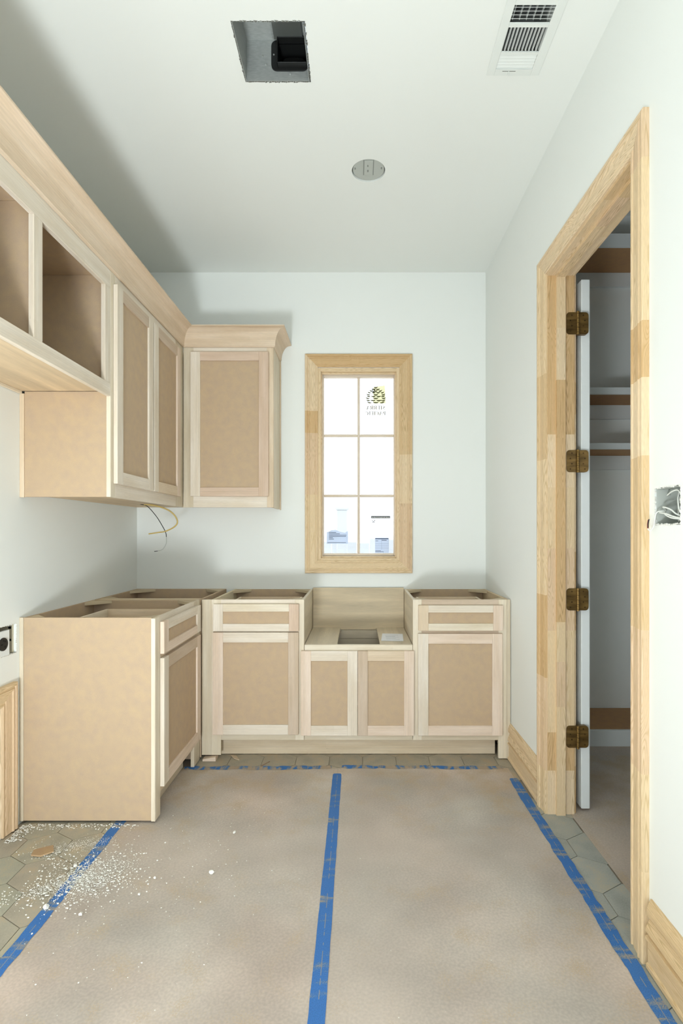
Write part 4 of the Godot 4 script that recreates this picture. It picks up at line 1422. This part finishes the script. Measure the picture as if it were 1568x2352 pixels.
func louver(parent: Node3D, at: Vector3, size: Vector3, axis: Vector3, ang: float) -> void:
	var m := mb(Transform3D(Basis(axis, ang), at))
	m.board(-size / 2, size / 2, 0)
	part(parent, "louver", m, M.white_metal)

# ------------------------------------------------------------------ wall fittings
func build_wall_fittings() -> void:
	# switch box in wall_right: d 1.399..1.522, y 1.302..1.41
	var o := thing("switch_box", "open electrical box full of white wires beside the doorway", "switch box", Vector3(XR, 1.302, -1.46))
	var bxm := mb()
	bx(bxm, XR + 0.07, XR + 0.073, 1.303, 1.409, 1.40, 1.521, 2)
	part(o, "back_plate", bxm, mat(c8(120, 124, 116), 0.6))
	part(o, "side_plate", bx(mb(), XR + 0.004, XR + 0.07, 1.304, 1.306, 1.40, 1.521, 2), M.grey_plastic)
	part(o, "side_plate", bx(mb(), XR + 0.004, XR + 0.07, 1.406, 1.408, 1.40, 1.521, 2), M.grey_plastic)
	part(o, "side_plate", bx(mb(), XR + 0.004, XR + 0.07, 1.306, 1.406, 1.518, 1.52, 1), M.grey_plastic)
	part(o, "side_plate", bx(mb(), XR + 0.004, XR + 0.07, 1.306, 1.406, 1.401, 1.403, 1), M.black)
	part(o, "device_cover", bx(mb(), XR + 0.045, XR + 0.069, 1.31, 1.4, 1.41, 1.452, 1), M.black, "dark device at the back")
	var wx := XR + 0.014
	var ws := [
		[Vector3(wx + 0.03, 1.392, -1.52), Vector3(wx + 0.01, 1.388, -1.5), Vector3(wx, 1.396, -1.46), Vector3(wx, 1.398, -1.435), Vector3(wx, 1.385, -1.418), Vector3(wx + 0.02, 1.372, -1.42)],
		[Vector3(wx + 0.02, 1.4, -1.452), Vector3(wx + 0.015, 1.392, -1.438), Vector3(wx + 0.012, 1.375, -1.432), Vector3(wx + 0.015, 1.35, -1.43), Vector3(wx + 0.02, 1.33, -1.425)],
		[Vector3(wx + 0.03, 1.395, -1.46), Vector3(wx + 0.02, 1.37, -1.462), Vector3(wx + 0.02, 1.34, -1.464), Vector3(wx + 0.02, 1.312, -1.462)],
		[Vector3(wx + 0.02, 1.395, -1.46), Vector3(wx + 0.01, 1.375, -1.45), Vector3(wx + 0.005, 1.35, -1.438), Vector3(wx + 0.005, 1.335, -1.43)],
		[Vector3(wx + 0.01, 1.348, -1.505), Vector3(wx - 0.008, 1.354, -1.49), Vector3(wx - 0.005, 1.346, -1.46), Vector3(wx, 1.332, -1.44), Vector3(wx + 0.01, 1.32, -1.41)],
		[Vector3(wx + 0.01, 1.345, -1.505), Vector3(wx - 0.01, 1.335, -1.48), Vector3(wx - 0.008, 1.322, -1.45), Vector3(wx, 1.318, -1.41)],
		[Vector3(wx - 0.012, 1.338, -1.5), Vector3(wx - 0.012, 1.334, -1.47), Vector3(wx - 0.008, 1.325, -1.44), Vector3(wx, 1.317, -1.405)],
	]
	for w in ws:
		var m := mb()
		m.tube(w, 0.0023, Color(1, 1, 1), 7)
		part(o, "wire", m, M.wire_white)
	var m2 := mb()
	m2.tube([Vector3(wx + 0.012, 1.366, -1.437), Vector3(wx + 0.012, 1.36, -1.428)], 0.006, Color(1, 1, 1), 8)
	part(o, "wire_nut", m2, M.grey_plastic)
	var lp := mb()
	var ox := XR - 0.008
	lp.tube([Vector3(wx, 1.342, -1.49), Vector3(ox, 1.34, -1.494), Vector3(ox - 0.004, 1.322, -1.499), Vector3(ox - 0.004, 1.302, -1.505), Vector3(ox - 0.006, 1.29, -1.512), Vector3(ox - 0.01, 1.287, -1.517), Vector3(ox - 0.012, 1.293, -1.522)], 0.0017, Color(1, 1, 1), 7)
	part(o, "loose_wire", lp, M.wire_white)
	lp = mb()
	lp.tube([Vector3(ox - 0.012, 1.293, -1.522), Vector3(ox - 0.012, 1.306, -1.522), Vector3(ox - 0.011, 1.318, -1.52)], 0.0019, Color(1, 1, 1), 7)
	part(o, "loose_wire", lp, M.wire_red, "red wire tip")
	lp = mb()
	lp.tube([Vector3(ox - 0.012, 1.295, -1.5205), Vector3(ox - 0.012, 1.308, -1.52), Vector3(ox - 0.011, 1.32, -1.517)], 0.0016, Color(1, 1, 1), 7)
	part(o, "loose_wire", lp, M.wire_black)
	ragged(o, "torn_edge", face_nx(XR - 0.0002), -1.522, -1.399, 1.302, 1.41, M.gypsum, 0.006, 0.009)
	# range outlet in wall_left
	o = thing("wall_outlet", "round black appliance socket on a loose white plate", "outlet", Vector3(XL, 0.757, -2.18))
	part(o, "plate", bx(mb(), XL - 0.012, XL - 0.001, 0.757, 0.866, 2.072, 2.24, 2, Color(1, 1, 1), 0.002), M.white)
	var sk := mb(face_px(XL - 0.001))
	var pc := PackedVector2Array()
	for k in 28:
		pc.append(Vector2(2.196 + cos(TAU * k / 28) * 0.0275, 0.811 + sin(TAU * k / 28) * 0.0275))
	sk.prism(pc, 0.0, 0.004)
	part(o, "socket", sk, M.black, "round black socket")
	sk = mb(face_px(XL + 0.003))
	for q in [[2.206, 0.822, 0.003, 0.004], [2.205, 0.8, 0.003, 0.004], [2.185, 0.811, 0.006, 0.002], [2.196, 0.826, 0.003, 0.003]]:
		sk.board(Vector3(q[0] - q[2], q[1] - q[3], 0.0001), Vector3(q[0] + q[2], q[1] + q[3], 0.0006), 0)
	part(o, "slot", sk, M.dark)
	part(o, "box_back", bx(mb(), XL - 0.084, XL - 0.08, 0.758, 0.885, 2.071, 2.283, 2), M.beige)
	part(o, "box_side", bx(mb(), XL - 0.08, XL - 0.012, 0.758, 0.885, 2.276, 2.2835, 1), M.beige, "beige box wall")
	part(o, "box_top", bx(mb(), XL - 0.08, XL - 0.012, 0.88, 0.885, 2.072, 2.276, 2), M.black)
	sk = mb(face_z(2.2755))
	for y in [0.868, 0.815]:
		sk.board(Vector3(XL - 0.03, y - 0.006, 0.0), Vector3(XL - 0.018, y + 0.004, 0.001), 0)
	part(o, "screw_hole", sk, M.dark)
	ragged(o, "torn_edge", face_px(XL + 0.0002), 2.07, 2.284, 0.757, 0.886, M.gypsum, 0.005, 0.014)
	# pet door in wall_left
	o = thing("pet_door", "low framed pet door with grey plastic flap in pine casing", "pet door", Vector3(XL, 0, -1.95))
	casing(o, face_px(XL), 1.73, 2.178, 0.0, 0.551, "lrt", 0.0, 0.004)
	var P := face_px(XL - 0.03)
	var ring := func(a: float, b: float, c0: float, c1: float, r: float) -> PackedVector2Array:
		var poly := PackedVector2Array()
		for q in [[b - r, c0 + r, -PI / 2], [b - r, c1 - r, 0.0], [a + r, c1 - r, PI / 2], [a + r, c0 + r, PI]]:
			for k in 7:
				var an: float = q[2] + k * PI / 12
				poly.append(Vector2(q[0] + cos(an) * r, q[1] + sin(an) * r))
		return poly
	var po: PackedVector2Array = ring.call(1.735, 2.175, 0.004, 0.548, 0.035)
	var pi_: PackedVector2Array = ring.call(1.757, 2.150, 0.03, 0.515, 0.03)
	var fr := mb(P)
	for k in po.size():
		var k2 := (k + 1) % po.size()
		var a0 := Vector3(po[k].x, po[k].y, 0.022)
		var a1 := Vector3(po[k2].x, po[k2].y, 0.022)
		var b0 := Vector3(pi_[k].x, pi_[k].y, 0.03)
		var b1 := Vector3(pi_[k2].x, pi_[k2].y, 0.03)
		var z := Vector2.ZERO
		fr.quad_o([a0, a1, b1, b0], [z, z, z, z], Vector3(0, 0, 1))
		fr.quad_o([b0, b1, Vector3(b1.x, b1.y, 0.0), Vector3(b0.x, b0.y, 0.0)], [z, z, z, z], Vector3(1.95 - b0.x, 0.27 - b0.y, 0))
		fr.quad_o([a0, a1, Vector3(a1.x, a1.y, -0.03), Vector3(a0.x, a0.y, -0.03)], [z, z, z, z], Vector3(a0.x - 1.95, a0.y - 0.27, 0))
	part(o, "frame", fr, M.white, "rounded pale plastic frame")
	fr = mb(P)
	fr.prism(pi_, -0.01, 0.001)
	part(o, "flap", fr, M.petgrey, "grey plastic flap")
	fr = mb(P)
	fr.board(Vector3(1.765, 0.325, 0.001), Vector3(2.142, 0.335, 0.008), 0)
	part(o, "flap_bar", fr, M.white)

# ------------------------------------------------------------------ outside the window
func build_outside() -> void:
	var g := part(self, "ground", bx(mb(), -40, 40, -0.4, -0.2, -40, 40, 0, Color(1, 1, 1), 0.0), M.concrete, "", Vector3(0, -0.3, 0))
	tag(g, "pale bare ground outside the house", "ground", "", "structure")
	var o := thing("board_fence", "pale weathered board fence outside the window", "fence", Vector3(0, -0.2, -6.0))
	var x := -1.6
	var k := 0
	while x < 2.2:
		var t := 0.9 + 0.1 * rng.randf()
		var h := 1.2 if x > 0.02 else 1.16
		part(o, "board", bx(mb(), x, x + 0.138, -0.2, h + 0.02 * rng.randf(), 6.0, 6.02, 1, Color(t, t, t)), M.fence)
		x += 0.145
		k += 1
	part(o, "rail", bx(mb(), -1.6, 2.3, 0.9, 0.99, 6.021, 6.06, 0), M.fence)
	var p := thing("timber_post", "tall grey timber post standing before the fence outside", "post", Vector3(-0.12, -0.2, -5.0))
	part(p, "shaft", bx(mb(), -0.2, -0.1, -0.2, 1.50, 5.0, 5.1, 1, Color(1, 1, 1), 0.006), M.fence)
	part(p, "cap", bx(mb(), -0.215, -0.085, 1.50, 1.53, 4.985, 5.115, 0, Color(1, 1, 1), 0.01), M.fence)

# ------------------------------------------------------------------ plaster crumbs
func chunk_mesh(seed_: int, r: float) -> ArrayMesh:
	var rg := RandomNumberGenerator.new()
	rg.seed = seed_
	var m := mb()
	var rows := 4
	var cols := 7
	var pts := []
	for i in rows + 1:
		var row := []
		for j in cols:
			var ph := PI * i / rows
			var th := TAU * j / cols
			var q := r * rg.randf_range(0.65, 1.15)
			row.append(Vector3(sin(ph) * cos(th) * q, maxf(-0.45 * r, cos(ph) * q * 0.7), sin(ph) * sin(th) * q * 0.8))
		pts.append(row)
	for j in cols:
		pts[0][j] = pts[0][0]
		pts[rows][j] = pts[rows][0]
	for i in rows:
		for j in cols:
			var j2 := (j + 1) % cols
			var z := Vector2.ZERO
			var q := [pts[i][j], pts[i][j2], pts[i + 1][j2], pts[i + 1][j]]
			m.quad_o(q, [z, z, z, z], (q[0] + q[1] + q[2] + q[3]) * 0.25)
	return m.mesh(Vector3.ZERO)

func build_debris() -> void:
	# single pieces one can point at: x, d, size, label
	var single := [
		[-0.548, 1.959, 0.011, "largest white plaster chunk alone on the floor paper"],
		[-0.524, 2.223, 0.009, "upright white plaster chip far from the crumb heap"],
		[-1.06, 1.778, 0.010, "elongated white plaster chip just below the crumb heap"],
		[-0.925, 1.745, 0.009, "pointed white plaster chip close under the crumb heap"],
		[-0.748, 1.93, 0.007, "white plaster crumb beside a short row of crumbs"],
		[-0.77, 1.842, 0.007, "white plaster crumb between heap and large chunk"],
		[-1.08, 2.0, 0.010, "flat white plaster chip lying on the blue tape"],
	]
	var mesh_a := []
	for k in 6:
		mesh_a.append(chunk_mesh(100 + k, 1.0))
	var i := 0
	for s in single:
		var o := MeshInstance3D.new()
		o.name = uniq(self, "plaster_chunk")
		add_child(o, true)
		o.mesh = mesh_a[i % 6]
		o.material_override = M.gypsum
		o.position = Vector3(s[0], 0.0035 + s[2] * 0.42, -s[1])
		o.scale = Vector3.ONE * s[2] * (1.0 if i != 2 else 1.3)
		o.rotation.y = i * 1.3
		tag(o, s[3], "plaster chunk", "plaster chunks")
		i += 1
	# torn bit of board
	var m := mb(face_up(0.002))
	m.prism(PackedVector2Array([Vector2(-1.3, 2.1), Vector2(-1.24, 2.13), Vector2(-1.215, 2.09), Vector2(-1.25, 2.06), Vector2(-1.29, 2.065)]), 0.0, 0.006, WARM)
	var bit := part(self, "board_scrap", m, M.mdf, "", Vector3(-1.26, 0, -2.1))
	tag(bit, "torn tan fibreboard scrap in the dust beside the heap", "scrap")
	m = mb(face_up(0.002))
	m.prism(PackedVector2Array([Vector2(-0.725, 2.995), Vector2(-0.69, 2.985), Vector2(-0.665, 2.935), Vector2(-0.7, 2.955)]), 0.0, 0.004, WARM)
	bit = part(self, "wood_splinter", m, M.maple, "", Vector3(-0.7, 0, -2.97))
	tag(bit, "thin wood splinter on the tiles before the toe kick", "splinter")
	m = mb()
	m.tube([Vector3(-0.53, 0.003, -2.86), Vector3(-0.505, 0.006, -2.89), Vector3(-0.49, 0.005, -2.915)], 0.0018, Color(0.35, 0.25, 0.2), 6)
	bit = part(self, "wood_splinter", m, M.maple, "", Vector3(-0.51, 0, -2.885))
	tag(bit, "dark thin twig-like splinter lying across the dusty tape", "splinter")
	# uncountable crumbs
	var xs := []
	for k in 620:      # core of the heap, drawn out along the tape
		var a := rng.randfn(0.0, 1.0)
		var b := rng.randfn(0.0, 1.0)
		xs.append([-1.0 + a * 0.085 + b * 0.03, 1.93 + b * 0.075 - a * 0.02, rng.randf_range(0.0012, 0.0042)])
	for k in 160:      # tail towards the wall
		var t := rng.randf()
		xs.append([lerpf(-1.02, -1.3, t) + rng.randfn(0.0, 0.03), lerpf(1.95, 2.12, t) + rng.randfn(0.0, 0.035), rng.randf_range(0.001, 0.0035)])
	for k in 130:
		var t := rng.randf()
		xs.append([lerpf(-1.05, -1.3, t) + rng.randfn(0.0, 0.03), lerpf(1.86, 1.82, t) + rng.randfn(0.0, 0.03), rng.randf_range(0.001, 0.003)])
	for k in 220:      # along the end panel and the pet door
		xs.append([rng.randf_range(-1.46, -0.95), 2.29 - absf(rng.randfn(0.0, 0.02)), rng.randf_range(0.001, 0.004)])
	for k in 200:
		xs.append([XL + 0.03 + absf(rng.randfn(0.0, 0.03)), rng.randf_range(2.15, 2.28), rng.randf_range(0.001, 0.0045)])
	for k in 220:      # wide scatter
		xs.append([rng.randfn(-0.75, 0.28), rng.randfn(1.95, 0.28), rng.randf_range(0.0008, 0.0026)])
	for k in 90:
		xs.append([rng.randf_range(-1.0, 0.75), rng.randf_range(1.25, 2.9), rng.randf_range(0.0006, 0.0016)])
	for k in 2600:     # powder of the heap
		var a := rng.randfn(0.0, 1.0)
		var b := rng.randfn(0.0, 1.0)
		xs.append([-0.985 + a * 0.06 + b * 0.025, 1.94 + b * 0.06 - a * 0.015, rng.randf_range(0.0005, 0.0018)])
	for k in 900:      # powder drawn out over the tiles
		var t := rng.randf()
		xs.append([lerpf(-1.03, -1.27, t) + rng.randfn(0.0, 0.035), lerpf(2.17, 2.1, t) + rng.randfn(0.0, 0.02), rng.randf_range(0.0005, 0.0016)])
	for k in 700:
		var t := rng.randf()
		xs.append([lerpf(-1.0, -1.16, t) + rng.randfn(0.0, 0.02), lerpf(1.95, 1.86, t) + rng.randfn(0.0, 0.018), rng.randf_range(0.0006, 0.002)])
	var mm := MultiMesh.new()
	mm.transform_format = MultiMesh.TRANSFORM_3D
	mm.mesh = mesh_a[1]
	var ok := []
	for q in xs:
		if q[0] < XL + 0.01 or q[0] > 0.8 or q[1] > 2.298 and q[0] < -0.88 or q[1] > 3.0 or q[1] < 0.8:
			continue
		ok.append(q)
	mm.instance_count = ok.size()
	for k in ok.size():
		var q: Array = ok[k]
		var b := Basis(Vector3.UP, rng.randf() * TAU).scaled(Vector3(q[2] * rng.randf_range(0.8, 1.6), q[2], q[2]))
		mm.set_instance_transform(k, Transform3D(b, Vector3(q[0], 0.0028 + q[2] * 0.42, -q[1])))
	var mi := MultiMeshInstance3D.new()
	mi.name = "plaster_crumbs"
	mi.multimesh = mm
	mi.material_override = M.gypsum
	add_child(mi, true)
	tag(mi, "scattered heap of fine white plaster crumbs on tape and paper", "crumbs", "", "stuff")
